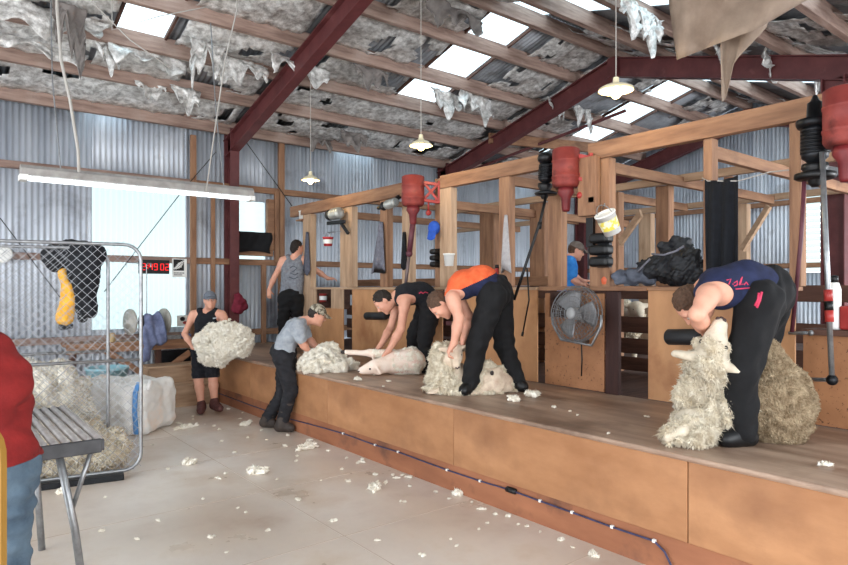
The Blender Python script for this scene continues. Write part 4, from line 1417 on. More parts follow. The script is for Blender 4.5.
sheep = link_mesh('sheep', V, Q, mat('fresh_hide', (222, 196, 178), (240, 226, 212), rough=0.9, scale=6, c3=(216, 170, 154), scale3=3, bump=0.2, bscale=50), None, True)
tag(sheep, 'white shorn sheep lying on the board under the black-singlet shearer', 'sheep')
face_bits(sheep, hp, 0.85)
woolly('shorn_wool', M_WOOLW, [(p[0], p[1], p[2], p[3] - .004, p[4] - .004, p[5]) for p in trunk[:1]] + [cap(sp(392, 355, D, 0.05), sp(374, 353, D, 0.05), .058, .042, .04)], 0.011, 9000, 0.012, 0.0045, 37, sheep, lumps=((0.008, 0.09, 18, None), (0.004, 0.035, 19, None)), halves=[(A(0, 0, ZD + 0.006), A(0, 0, -1))])
m = MB()
m.lathe([(0.02, 0), (0.024, 0.02), (0.018, 0.05), (0.006, 0.06)], sp(346, 352, D, 0.08), -RGT, 10)
m.build('hoof', M_HOOF, sheep, True)

# sheep looking out of the catching pen
H = sp(637, 309, 7.6)
hd, hp = sheep_head(H, nrm(-FWD * 0.9 - UP * 0.45), nrm(UP - FWD * 0.4), 1.0)
bd = H + FWD * 0.35 + UP * -0.16
P = hd + [cap(H, bd, 0.08, 0.14, 0.05), cap(bd, bd + FWD * 0.7 + RGT * 0.1, 0.2, 0.22, 0.1)]
for a, b in ((0.05, -0.1), (0.05, 0.1), (0.65, -0.1), (0.65, 0.12)):
    q = bd + FWD * a + RGT * b
    P.append(cap(q, A(q[0], q[1], ZD + 0.02), 0.06, 0.03, 0.05))
sheep = link_mesh('sheep', *sdf_mesh(P, 0.012)[:2], M_FACE, None, True)
tag(sheep, 'pale sheep standing in the pen behind the open pen door', 'sheep')
face_bits(sheep, hp)
woolly('fleece', M_WOOL, [cap(bd + FWD * 0.02, bd + FWD * 0.7 + RGT * 0.1, 0.22, 0.25, 0.1)], 0.018, 2500, 0.03, 0.012, 36, sheep)


# ------------------------------------------------------------------ lamps and hanging things
M_SHADE = mat('enamel_shade', (226, 214, 180), rough=0.4)
M_CORD = mat('lamp_cord', (170, 166, 160), rough=0.8)
M_BULB = emis('bulb', (255, 214, 140), 14)
for px, py, w, lab in ((421, 143, 1, 'yellow-lit pendant lamp hanging over the middle stand'), (616, 88, 1, 'wide white pendant lamp hanging nearest, under the roof ridge'), (310.5, 178, 0.95, 'small pendant lamp hanging farthest back by the wall')):
    c = at_x(px, py, 4.2)
    t = thing('pendant_lamp', lab, 'lamp', c, 'pendant lamps')
    m = MB()
    pf = [(0.125, -0.03), (0.12, -0.02), (0.085, 0.012), (0.04, 0.03), (0.025, 0.05), (0.022, 0.09)] if px != 616 else [(0.135, -0.02), (0.13, -0.005), (0.1, 0.012), (0.04, 0.022), (0.025, 0.035), (0.022, 0.08)]
    m.lathe(pf, c, n=24, ends=False)
    m.lathe([(r - 0.003, h - 0.002) for r, h in pf][::-1], c, n=24, ends=False)
    m.build('lamp_shade', M_SHADE, t, True)
    m = MB()
    m.ball(c - UP * 0.035, (0.042, 0.042, 0.05), 12)
    m.build('bulb', M_BULB, t, True)
    m = MB()
    m.tube([c + UP * 0.08, A(c[0], c[1], roof_z(c[1]) - 0.05)], 0.004, 6)
    m.build('cord', M_CORD, t)
    l = bpy.data.lights.new('lamp_light', 'POINT')
    l.energy, l.color, l.shadow_soft_size = 9, (1.0, 0.8, 0.5), 0.04
    lo = bpy.data.objects.new('lamp_light', l)
    COL.objects.link(lo)
    lo.location = tuple(c - UP * 0.13)

# twin fluorescent batten
YF = 7.3
p, q = at_y(20, 175, YF), at_y(252, 194, YF)
zf = (p[2] + q[2]) / 2
t = thing('fluorescent_light', 'long twin-tube fluorescent light hanging before the bright window', 'light', (p[0], YF, zf))
m = MB()
m.box((p[0], YF - 0.07, zf - 0.02), (q[0], YF + 0.07, zf + 0.05))
m.add([(p[0], YF - 0.07, zf + 0.05), (q[0], YF - 0.07, zf + 0.05), (q[0], YF - 0.03, zf + 0.085), (p[0], YF - 0.03, zf + 0.085), (p[0], YF + 0.07, zf + 0.05), (q[0], YF + 0.07, zf + 0.05), (q[0], YF + 0.03, zf + 0.085), (p[0], YF + 0.03, zf + 0.085)],
      [(0, 1, 2, 3), (7, 6, 5, 4), (3, 2, 6, 7), (0, 3, 7, 4), (1, 5, 6, 2)])
m.build('batten', mat('dusty_white_steel', (132, 128, 124), (168, 164, 160), rough=0.6, scale=9), t, bevel=0.004)
for dy in (-0.045, 0.045):
    m = MB()
    m.tube([(p[0] + 0.03, YF + dy, zf - 0.045), (q[0] - 0.03, YF + dy, zf - 0.045)], 0.017, 10)
    m.build('tube', emis('tube_glow', (240, 250, 255), 3.0), t, True)
for x in (p[0], q[0] - 0.05):
    m = MB()
    m.box((x - 0.01, YF - 0.075, zf - 0.07), (x + 0.06, YF + 0.075, zf - 0.015))
    m.build('tube_holder', M_WHITEP, t)
for x in (p[0] + 0.35, q[0] - 0.35):
    m = MB()
    m.tube([(x, YF, zf + 0.08), (x - 0.06, YF + 0.1, zf + 1.0), (x - 0.05, YF + 0.3, roof_z(YF + 0.3) - 0.18)], 0.007, 6)
    m.build('chain', M_GALV, t)

# ropes and wires from the roof
for i, (pts, r, lab) in enumerate((
        ([(57, 8, 5.6), (61, 60, 5.6), (70, 100, 5.6), (78, 150, 5.6), (79, 172, 5.6)], 0.014, 'frayed grey rope hanging from the roof at the left'),
        ([(92, 2, 6.5), (130, 40, 6.5), (170, 68, 6.6)], 0.006, 'thin wire slung across the roof at the upper left'),
        ([(112, 30, 6.6), (160, 16, 6.8), (212, 6, 7.0)], 0.006, 'thin wire rising towards the clear roof strip'),
        ([(237, 10, 7.2), (225, 60, 7.2), (212, 150, 7.2), (206, 192, 7.2)], 0.008, 'pale cord dropping down beside the red rafter'))):
    m = MB()
    P_ = [at(*v) for v in pts]
    P_.insert(0, A(P_[0][0], P_[0][1], roof_z(P_[0][1]) - 0.02))
    m.tube(P_, r, 6)
    tag(m.build('hanging_rope', M_CORD, None, True), lab, 'rope')


# torn flaps of lining
M_DUSTP = mat('dusty_paper', (104, 98, 96), (140, 134, 130), rough=0.9, scale=7, bump=0.3, bscale=10)
def roof_pt(px, py, drop):
    v = FWD + RGT * (px - 424) / F_PX + UP * (288 - py) / F_PX
    k = SLOPE if True else 0
    t = (EAVE + SLOPE * YW - drop - EYE) / (v[2] + SLOPE * v[1])
    if t * v[1] < YR:
        t = (RIDGE - SLOPE * YR - drop - EYE) / (v[2] - SLOPE * v[1])
    return A(0, 0, EYE) + v * t


def flap(px, py, d, w, h, seed, lab, mt=M_FOIL, taper=0.3, lean=0.0, face=None):
    c = roof_pt(px, py, 0.17)
    w, h, taper = w * 1.5, h * 1.25, taper * 0.5
    x = nrm(face if face is not None else A(1, 0.15, 0))
    nn = np.cross(x, UP)
    m = MB()
    g = np.random.default_rng(seed)
    a, b = g.uniform(0, 6, 2)

    def fn(u, v):
        rag = 0.62 + 0.25 * math.sin(6 * u + a) + 0.2 * math.sin(17 * u + b)
        s_ = (u - 0.5) * w * (1 - taper * v)
        q = A(u * w, v * h, seed)
        dep = 0.03 * wobble(q, 0.3, seed) + 0.014 * wobble(q, 0.1, seed + 50)
        return c + x * (s_ + lean * v + 0.012 * wobble(q, 0.12, seed + 9)) + UP * (-v * h * max(rag, 0.12)) + nn * (dep + 0.05 * v)
    m.sheet(fn, 22, 14, 0.004)
    return tag(m.build('lining_flap', mt, None, True), lab, 'foil flap', 'torn flaps of roof lining')


flap(30, 2, 7.3, 1.1, 0.3, 21, 'wide bright silver flap sagging in the top left corner')
flap(150, 52, 8.0, 0.7, 0.22, 22, 'low wide silver flap under the left clear strip')
flap(185, 88, 8.6, 0.3, 0.3, 23, 'narrow silver flap hanging above the long fluorescent light')
flap(28, 40, 7.6, 0.9, 0.2, 24, 'wide silver flap left of the frayed rope')
flap(455, 8, 8.6, 0.8, 0.3, 25, 'dusty wide flap beside the top of the middle clear strip', M_DUSTP)
flap(300, 62, 8.9, 0.7, 0.26, 26, 'silver flap hanging just right of the red rafter')
flap(720, 50, 7.5, 0.5, 0.22, 27, 'small pale flap behind the tail of the brown paper')
flap(648, 12, 6.4, 0.5, 0.42, 28, 'white torn flap between the nearest lamp cord and the brown paper')
M_PAPER = mat('brown_paper', (118, 100, 86), (152, 134, 118), rough=0.85, scale=4, bump=0.4, bscale=7)
flap(69, 6, 7.4, 0.24, 0.62, 1, 'dusty grey flap hanging beside the frayed rope', M_DUSTP, 0.5)
flap(208, 42, 7.9, 0.3, 0.52, 2, 'pale silver flap hanging left of the red rafter', M_FOIL, 0.2, -0.05)
flap(243, 60, 8.6, 0.55, 0.34, 3, 'wide crumpled flap just left of the red rafter')
flap(372, 68, 9.3, 0.45, 0.3, 4, 'bunched grey flap midway between rafter and clear strip', M_DUSTP)
flap(446, 92, 9.9, 0.5, 0.36, 5, 'silver flap hanging right under the middle clear strip')
flap(476, 95, 9.9, 0.6, 0.4, 6, 'torn flap hanging between clear strip and middle rafter')
flap(556, 100, 10.3, 0.4, 0.3, 7, 'small torn flap right of the middle rafter')
flap(583, 108, 10.5, 0.5, 0.36, 8, 'silver flap hanging left of the far clear strip')
flap(636, 4, 6.0, 0.55, 0.34, 9, 'white torn flap beside the big brown paper', M_FOIL, 0.0)
flap(772, 56, 6.9, 0.6, 0.3, 10, 'ragged silver flap under the red tie beam', M_FOIL, 0.1)
flap(816, 62, 6.3, 0.26, 0.42, 11, 'bright silver corner flap beside the right column', M_FOIL, 0.3, -0.06)
flap(320, 138, 10.6, 0.35, 0.22, 12, 'small grey flap above the back wall timber', M_DUSTP)
flap(354, 132, 10.8, 0.4, 0.3, 13, 'dusty flap drooping above the back wall girt', M_DUSTP)
flap(150, 84, 8.3, 0.3, 0.2, 14, 'small pale flap over the wall under the left clear strip')
flap(108, 42, 7.8, 0.2, 0.34, 15, 'narrow silver flap below the left clear strip')

# big brown paper hanging at the upper right
DP = 4.6
outline = [(664, -40), (668, 10), (671, 46), (676, 58), (684, 56), (722, 40), (757, 28), (800, 2), (830, -40)]
t = thing('paper_lining', 'big brown torn paper sheet hanging from the roof at upper right', 'paper', at(735, 20, DP))


def fan_sheet(m, top, bot, n, dfn):
    def fn(u, v):
        k = u * (len(top) - 1)
        i = min(int(k), len(top) - 2)
        a, b = lerp(top[i], top[i + 1], k - i), lerp(bot[i], bot[i + 1], k - i)
        q = lerp(a, b, v)
        return at(q[0], q[1], dfn(u, v))
    m.sheet(fn, n, 12, 0.004)


m = MB()
fan_sheet(m, [(660, -60), (700, -70), (740, -70), (790, -70), (850, -60)], [(677, 60), (700, 51), (722, 42), (757, 29), (824, -10)], 24,
          lambda u, v: DP + 0.10 * math.sin(5 * u + 1) + 0.05 * math.sin(9 * u + 5 * v) - 0.12 * (1 - v) + 0.05 * max(0, 0.12 - u) * 20)
m.build('sheet', M_PAPER, t, True)
m = MB()
fan_sheet(m, [(720, 28), (730, 26), (748, 22), (770, 16)], [(722, 102), (726, 98), (734, 62), (766, 28)], 14, lambda u, v: DP + 0.12 + 0.05 * math.sin(6 * u) + 0.04 * v)
m.build('torn_tail', M_PAPER, t, True)
for px in (690, 800):
    m = MB()
    a = at(px, -60, DP - 0.1)
    m.tube([a, A(a[0], a[1], roof_z(a[1]) - 0.05)], 0.004, 5)
    m.build('staple_cord', M_CORD, t)


# ================================================================== THINGS ON THE LEFT
GD = nrm(A(-0.983, 0.18, 0))


def wire_gate(p, length, lab, zmid, mids=()):
    """Welded pipe gate with rounded corners, mid rail and chain-link mesh. p: foot of its right end."""
    t = thing('wire_gate', lab, 'gate', p)
    x = GD
    z0, z1, r = 0.06, 2.03, 0.14
    Q = lambda s_, z: A(p[0], p[1], 0) + x * s_ + UP * z
    pts = [Q(length, z0)]
    pts += [Q(r * (1 - math.sin(a)), z0 + r * (1 - math.cos(a))) for a in np.linspace(0, PI / 2, 7)]
    pts += [Q(r * (1 - math.cos(a)), z1 - r * (1 - math.sin(a))) for a in np.linspace(0, PI / 2, 7)]
    pts += [Q(length, z1)]
    m = MB()
    m.tube(pts, 0.0155, 10, closed=True)
    m.build('gate_frame', M_GALV, t, True)
    m = MB()
    m.tube([Q(0.0, zmid), Q(length, zmid)], 0.014, 8)
    m.build('mid_rail', M_GALV, t, True)
    for q in mids:
        m = MB()
        m.tube([Q(q, z0), Q(q, z1)], 0.014, 8)
        m.build('upright', M_GALV, t, True)
    m = MB()
    pt = 0.078
    H_ = z1 - z0
    nrm_ = np.cross(x, UP)
    k = -H_
    for sg in (1, -1):
        s0 = -H_
        while s0 < length:
            a_, b_ = max(0, -s0 if s0 < 0 else 0), min(H_, length - s0)
            if b_ > a_ + 0.03:
                za, zb = a_, b_
                A1, B1 = Q(s0 + za, z0 + (za if sg > 0 else H_ - za)), Q(s0 + zb, z0 + (zb if sg > 0 else H_ - zb))
                m.bar(A1 + nrm_ * 0.002 * sg, B1 + nrm_ * 0.002 * sg, 0.0030, 0.0030, nrm_)
            s0 += pt
    m.build('chain_mesh', M_WIRE, t)
    return t


g1 = at_z(141, 475, 0)
wire_gate(g1, 2.3, 'nearest tall wire mesh gate with rounded corners, in front of the wool', 1.02)
m = MB()
a, b = g1 + GD * 0.15 - A(0, 0.06, 0), g1 + GD * 2.0 - A(0, 0.06, 0)
m.bar(A(a[0], a[1], 0.026), A(b[0], b[1], 0.026), 0.08, 0.05)
tag(m.build('kerb_rail', M_BLKM, bevel=0.006), 'dark rail on the floor along the foot of the nearest wire gate', 'rail')
g2 = at(108, 288, 6.1) * A(1, 1, 0)
wire_gate(g2, 2.1, 'second wire mesh gate just behind, with the jacket hung over it', 1.04)

# black and yellow work jacket over the second gate
t = thing('work_jacket', 'black and yellow work jacket slung over the top of the wire gate', 'jacket', at(74, 262, 6.1))
DJ = 6.03
M_JKT = mat('black_jacket', (10, 11, 15), (24, 27, 34), rough=0.85, scale=14, bump=0.3, bscale=30)
c = lambda x, y, dz=0: at(x, y, DJ + dz)
blob('body', M_JKT, [cap(c(53, 255), c(74, 250), .10, .09, .05), cap(c(74, 250), c(96, 254), .09, .09, .05), cap(c(83, 262), c(84, 288), .13, .11, .05), cap(c(94, 264), c(91, 284), .07, .08, .04), cap(c(56, 262), c(68, 256), .09, .09, .04),
                     cap(c(80, 285), c(83, 318), .07, .045, .03), cap(c(88, 285), c(91, 312), .065, .055, .03)], 0.01, t, folds=[(0.01, 0.13, 3, (1, 1, 0.6)), (0.004, 0.05, 4, None)])
blob('yellow_sleeve', mat('hi_vis_yellow', (226, 160, 44), (244, 184, 70), rough=0.85, scale=9, bump=0.2, bscale=30), [cap(c(63, 272, -.04), c(68, 290, -.04), .035, .062, .03), cap(c(68, 290, -.04), c(66, 318, -.04), .062, .075, .03)], 0.01, t,
     folds=[(0.01, 0.12, 5, (1, 1, 0.5))])
blob('cuff', M_JKT, [cap(c(62, 327, -.04), c(70, 326, -.04), .035, .03, .03)], 0.01, t)

# wool behind the gates
p = A(0.9, 7.0, 0)
pr = [cap(A(0.75, 7.6, .3), A(1.1, 7.55, .3), .42, .36, .15), cap(A(0.8, 7.65, .62), A(1.12, 7.55, .6), .28, .26, .1), cap(A(0.3, 7.7, .4), A(0.8, 7.7, .45), .42, .4, .1)]
o = woolly('wool_heap', M_WOOLW, pr, 0.018, 12000, 0.03, 0.008, 44, lumps=((0.035, 0.25, 14, None), (0.018, 0.1, 15, None)), halves=[(A(0, 0, 0.003), A(0, 0, -1)), (g2 + A(0.18, 0.983, 0) * 0.06, -A(0.18, 0.983, 0))])
tag(o, 'big white wool heap behind both wire gates', 'wool heap', None, 'stuff')
pr = [cap(A(1.3, 6.36, .16), A(0.85, 6.45, .2), .2, .25, .1), cap(A(1.05, 6.4, .24), A(0.7, 6.5, .34), .2, .22, .1), cap(A(0.75, 6.5, .28), A(0.2, 6.6, .28), .24, .26, .1)]
o = woolly('wool_heap', M_WOOL, pr, 0.016, 13000, 0.034, 0.008, 45, lumps=((0.04, 0.2, 16, None), (0.02, 0.08, 17, None)), halves=[(A(0, 0, 0.003), A(0, 0, -1)), (g1 + A(0.18, 0.983, 0) * 0.04, -A(0.18, 0.983, 0)), (g2 - A(0.18, 0.983, 0) * 0.04, A(0.18, 0.983, 0))])
tag(o, 'creamy loose wool heap pressed between the two wire gates', 'wool heap', None, 'stuff')

# white wool bale with blue tapes
t = thing('wool_bale', 'soft white wool bale bag with blue tape beside the gates', 'bale', (1.82, 7.75, 0))
bx = nrm(A(0.69, -0.74, 0))
by = A(-bx[1], bx[0], 0)
bc = A(1.86, 7.98, 0.29)
axb = (bx, by, UP)
M_BAG = mat('white_bag', (222, 220, 216), (240, 238, 234), rough=0.7, scale=5, bump=0.3, bscale=8, c3=(236, 214, 196), scale3=2.5)
blob('bag', M_BAG, [rbox(bc, A(0.5, 0.36, 0.29), 0.1, axb, 0.05)], 0.02, t, folds=[(0.016, 0.3, 5, None), (0.006, 0.1, 6, None)], halves=[(A(0, 0, 0.004), A(0, 0, -1))])
for s_ in (0.40,):
    m = MB()
    pth = [bc + bx * s_ + by * -0.36 + UP * -0.26, bc + bx * s_ + by * -0.385 + UP * 0.0, bc + bx * s_ + by * -0.375 + UP * 0.2, bc + bx * s_ + by * -0.3 + UP * 0.305]
    for a, b in zip(pth[:-1], pth[1:]):
        m.bar(a, b, 0.02, 0.05, bx)
    m.build('blue_tape', mat('blue_tape', (84, 140, 200), rough=0.6), t)
m = MB()
m.tube([bc + bx * 0.46 + by * -0.2 + UP * 0.26, bc + bx * 0.5 + by * -0.24 + UP * 0.31, bc + bx * 0.5 + by * -0.3 + UP * 0.22], 0.025, 8)
m.build('bag_loop', M_BAG, t, True)
# pale blue tub, pink sack
t = thing('plastic_tub', 'pale blue plastic tub standing behind the white bale', 'tub', at_y(107, 400, 8.75) * A(1, 1, 0))
cc = ORG[t.name]
m = MB()
m.lathe([(0.19, 0.0), (0.24, 0.62), (0.255, 0.62), (0.255, 0.65), (0.225, 0.65), (0.18, 0.03)], cc, n=24)
m.build('tub', mat('pale_blue_plastic', (150, 196, 208), rough=0.5), t, True)
t = tag(blob('wool_sack', mat('pinkish_sack', (196, 150, 140), (214, 176, 164), rough=0.9, scale=7), [cap(at(83, 384, 8.2), at(83, 404, 8.2), .1, .13, .08), cap(at(83, 400, 8.2) * A(1, 1, 0) + UP * .12, at(83, 396, 8.2), .13, .13, .08)], 0.015, folds=[(0.012, 0.12, 8, None)],
             halves=[(A(0, 0, 0.003), A(0, 0, -1))]), 'small pinkish sack standing between the heap and the bale', 'sack')

# bench along the back wall, with braces
t = thing('work_bench', 'rough timber bench along the back wall under the bright window', 'bench', (2.55, 9.9, 0))
m = MB()
m.box((1.55, 9.72, 0.83), (3.36, 10.14, 0.88))
m.build('bench_top', M_TIM['X'], t, bevel=0.005)
m = MB()
m.box((1.55, 9.70, 0.74), (3.36, 9.735, 0.83))
m.build('front_rail', M_TIM['X'], t, bevel=0.004)
for x in (1.6, 2.72, 3.28):
    m = MB()
    m.box((x, 9.74, 0), (x + 0.08, 9.82, 0.83))
    m.build('leg', M_DKT['Z'], t, bevel=0.004)
for a, b in (((100, 347), (160, 385)), ((152, 380), (190, 352))):
    m = MB()
    m.bar(at_y(*a, 9.68), at_y(*b, 9.68), 0.03, 0.09, UP)
    m.build('brace', M_TIM['X'], t, bevel=0.004)
m = MB()
m.box((2.8, 9.95, 0.02), (3.3, 9.99, 0.7))
tag(m.build('scrap_board', M_BLKM), 'dark sheet leaning under the bench by the steps', 'board')
# shearing-comb grinder with two discs
t = thing('comb_grinder', 'comb grinder with two upright discs on the bench', 'grinder', at_y(145, 338, 9.85) * A(1, 1, 0) + UP * 0.88)
GZ = at_y(128, 322, 9.85)[2]
xa, xb2 = at_y(129, 322, 9.85)[0], at_y(163, 322, 9.85)[0]
for x, lab in ((xa, 1), (xb2, -1)):
    m = MB()
    m.lathe([(0.02, -0.02), (0.19, -0.015), (0.19, 0.01), (0.04, 0.016), (0.035, 0.05 * 1)], (x, 9.8, GZ), A(-1, -0.25, 0) * lab, 28)
    m.build('disc', mat('grinding_disc', (150, 146, 138), (178, 174, 164), rough=0.6, scale=9), t, True)
m = MB()
m.tube([(xa, 9.8, GZ), (xb2, 9.8, GZ)], 0.025, 10)
m.lathe([(0.08, -0.11), (0.095, -0.09), (0.095, 0.09), (0.08, 0.11)], ((xa + xb2) / 2, 9.8, GZ), (1, 0, 0), 16)
m.build('motor', M_BLKM, t, True)
m = MB()
m.box(((xa + xb2) / 2 - 0.1, 9.74, 0.881), ((xa + xb2) / 2 + 0.1, 9.9, GZ - 0.06))
m.build('pedestal', M_BLKM, t, bevel=0.01)
for k, (x, top, dx) in enumerate((((xa + 0.16), 2.02, -0.18), ((xb2 - 0.22), 2.02, 0.06))):
    m = MB()
    m.tube([(x, 9.9, 0.9), (x, 9.9, top - 0.1), (x, 9.9, top - 0.02), (x + dx * 0.3, 9.9, top), (x + dx, 9.9, top), (x + dx, 9.9, top - 0.06)], 0.008, 6)
    m.build('pendulum_rod', M_GALV, t)
M_BLUEGREY = mat('blue_grey_cloth', (84, 92, 124), (122, 130, 160), rough=0.95, scale=12, bump=0.3, bscale=40)
o = blob('draped_cloth', M_BLUEGREY, [cap(at_y(148, 318, 9.66), at_y(149, 338, 9.64), .06, .09, .05), cap(at_y(158, 317, 9.66), at_y(160, 340, 9.64), .07, .08, .05), cap(at_y(149, 342, 9.62), at_y(146, 358, 9.62), .07, .04, .04)], 0.012, folds=[(0.02, 0.12, 7, (1, 1, 0.3))])
tag(o, 'blue-grey cloths draped over the grinder on the bench', 'cloth')
# small stuff on the bench
for px, w_, h_, mt, nm, lab, ct in ((112, .09, .13, mat('tan_pot', (176, 150, 110), rough=0.7), 'glue_pot', 'small tan pot on the bench left of the grinder', 'pot'), (173, .2, .05, M_GALV, 'comb_tray', 'flat metal tray on the bench right of the grinder', 'tray'), (186, .12, .07, M_BLUEGREY, 'folded_rag', 'folded blue rag at the end of the bench', 'rag')):
    q = at_y(px, 330, 9.8)
    m = MB()
    if nm == 'glue_pot':
        m.lathe([(w_ / 2, 0), (w_ / 2, h_ * .8), (w_ * .4, h_), (w_ * .35, h_), (w_ * .42, h_ * .75)], A(q[0], 9.8, 0.881), n=16)
    else:
        m.box((q[0] - w_ / 2, 9.74, 0.881), (q[0] + w_ / 2, 9.9, 0.89))
        for a_, b_, c_, d_ in ((-w_ / 2, -w_ / 2 + .01, 9.74, 9.9), (w_ / 2 - .01, w_ / 2, 9.74, 9.9), (-w_ / 2, w_ / 2, 9.74, 9.75), (-w_ / 2, w_ / 2, 9.89, 9.9)):
            m.box((q[0] + a_, c_, 0.885), (q[0] + b_, d_, 0.881 + h_))
    tag(m.build(nm, mt, bevel=0.003), lab, ct)

# digital clock
DIG = {'0': 'abcdef', '2': 'abged', '4': 'fgbc', '9': 'abcdfg', '6': 'afgedc'}
p0, p1 = at_y(139, 259.5, YW - 0.15), at_y(169.5, 274, YW - 0.15)
t = thing('digital_clock', 'black digital clock with red glowing numbers on the bright window', 'clock', (p0[0], YW - 0.12, p1[2]))
m = MB()
m.box((p0[0], YW - 0.15, p1[2]), (p1[0], YW - 0.10, p0[2]))
m.build('case', M_BLKP, t, bevel=0.006)
wd, hd_ = p1[0] - p0[0], p0[2] - p1[2]
m = MB()
dw, dh = wd * 0.1, hd_ * 0.44
SEG = {'a': (0, 1, 1, 1), 'g': (0, .5, 1, .5), 'd': (0, 0, 1, 0), 'f': (0, .5, 0, 1), 'e': (0, 0, 0, .5), 'b': (1, .5, 1, 1), 'c': (1, 0, 1, .5)}
xx = p0[0] + wd * 0.1
zz = p1[2] + hd_ * 0.28
yy_ = YW - 0.153
for ch in '2:49 02':
    if ch == ':':
        m = MB()
        for f_ in (.3, .7):
            m.box((xx, yy_, zz + dh * f_ - .008), (xx + .014, yy_ + 0.002, zz + dh * f_ + .008))
        m.build('colon', emis('red_digits', (240, 30, 36), 1.2), t)
        xx += wd * 0.06
        continue
    if ch == ' ':
        xx += wd * 0.05
        continue
    m = MB()
    for sname in DIG[ch]:
        a_, b_, c_, d_ = SEG[sname]
        m.bar((xx + a_ * dw, yy_, zz + b_ * dh), (xx + c_ * dw, yy_, zz + d_ * dh), 0.009, 0.003, (0, 1, 0))
    m.build('digit', emis('red_digits', (240, 30, 36), 1.2), t)
    xx += wd * 0.165
# fern-mark sign
p0, p1 = at_y(172.5, 258.5, YW - 0.12), at_y(187, 277.5, YW - 0.12)
t = thing('fern_sign', 'white square sign with a black block and pale fern, right of the clock', 'sign', (p0[0], YW - 0.1, p1[2]))
m = MB()
m.box((p0[0], YW - 0.11, p1[2]), (p1[0], YW - 0.1, p0[2]))
m.build('board', M_WHITEP, t)
sw, sh_ = p1[0] - p0[0], p0[2] - p1[2]
m = MB()
m.box((p0[0] + sw * .08, YW - 0.113, p1[2] + sh_ * .36), (p0[0] + sw * .8, YW - 0.11, p0[2] - sh_ * .04))
m.build('black_block', M_BLKP, t)
m = MB()
for k in range(9):
    f_ = k / 8
    bx_, bz_ = p0[0] + sw * (.12 + .62 * f_), p1[2] + sh_ * (.46 + .40 * f_ ** 1.4)
    L_ = sh_ * .16 * (1 - abs(2 * f_ - 1) * .7)
    m.bar((bx_, YW - 0.115, bz_), (bx_ - L_ * .1, YW - 0.115, bz_ + L_), 0.016, 0.003, (0, 1, 0))
    m.bar((bx_, YW - 0.115, bz_), (bx_ + L_ * .9, YW - 0.115, bz_ - L_ * .4), 0.016, 0.003, (0, 1, 0))
m.build('fern', M_WHITEP, t)
m = MB()
for k, (f_, w_) in enumerate(((.24, .74), (.14, .6))):
    for q in range(7):
        m.box((p0[0] + sw * (.1 + q * w_ / 7), YW - 0.112, p1[2] + sh_ * (f_ - .035)), (p0[0] + sw * (.1 + (q + .7) * w_ / 7), YW - 0.11, p1[2] + sh_ * (f_ + .03)))
m.build('small_lettering', mat('grey_print', (110, 112, 116), rough=0.6), t)
# lower poster
p0, p1 = at_y(177, 315.5, YW - 0.1), at_y(189, 326, YW - 0.1)
t = thing('small_poster', 'small white poster with black and red marks low on the window edge', 'poster', (p0[0], YW - 0.1, p1[2]))
m = MB()
m.box((p0[0], YW - 0.105, p1[2]), (p1[0], YW - 0.098, p0[2]))
m.build('paper', M_WHITEP, t)
m = MB()
w_ = p1[0] - p0[0]
m.ball(((p0[0] + p1[0]) / 2 - .01, YW - 0.106, (p0[2] + p1[2]) / 2 + .03), (w_ * .22, .002, .035), 10)
m.build('black_mark', M_BLKP, t)
m = MB()
m.ball(((p0[0] + p1[0]) / 2 + .03, YW - 0.106, (p0[2] + p1[2]) / 2 - .03), (w_ * .2, .002, .025), 10)
m.build('red_mark', M_RED, t)
# round white dial at the left edge
q = at_y(2, 254, YW - 0.12)
t = thing('wall_dial', 'round white dial on the wall at the far left edge', 'dial', q)
m = MB()
m.lathe([(0.01, 0.0), (0.115, 0.0), (0.12, 0.02), (0.12, 0.035), (0.105, 0.04), (0.01, 0.036)], q, (0, -1, 0), 28)
m.build('face', M_WHITEP, t, True)
m = MB()
m.bar(q + A(0, -0.04, 0), q + A(0.05, -0.04, 0.05), 0.008, 0.003, (0, 1, 0))
m.build('hand', M_BLKP, t)
# black cloth under the small pane, maroon bag
p0, p1 = at_y(237, 231, YW - 0.13), at_y(271, 254, YW - 0.13)
m = MB()
m.sheet(lambda u, v: A(p0[0] + (p1[0] - p0[0]) * (u + .04 * math.sin(6 * v)), YW - 0.14 + .02 * math.sin(12 * u + 2 * v), p0[2] + (p1[2] - p0[2]) * v * (1 - .1 * math.sin(3.1 * u))), 14, 8, 0.006)
tag(m.build('black_cloth', M_BLACK, None, True), 'black cloth pinned over the lower half of the small pane', 'cloth')
q = at_y(238, 303, YW - 0.35)
o = blob('hanging_bag', mat('maroon_cloth', (96, 22, 40), (124, 36, 54), rough=0.9, scale=14), [cap(q + UP * .1, q - UP * .08, .06, .1, .05), cap(q + UP * .02 + A(.07, 0, 0), q + A(.1, 0, -.06), .07, .07, .05), cap(q + UP * .08, q + UP * .18, .02, .012, .02)], 0.012, folds=[(0.01, 0.1, 9, None)])
tag(o, 'maroon bag hanging on the red column by the woman', 'bag')

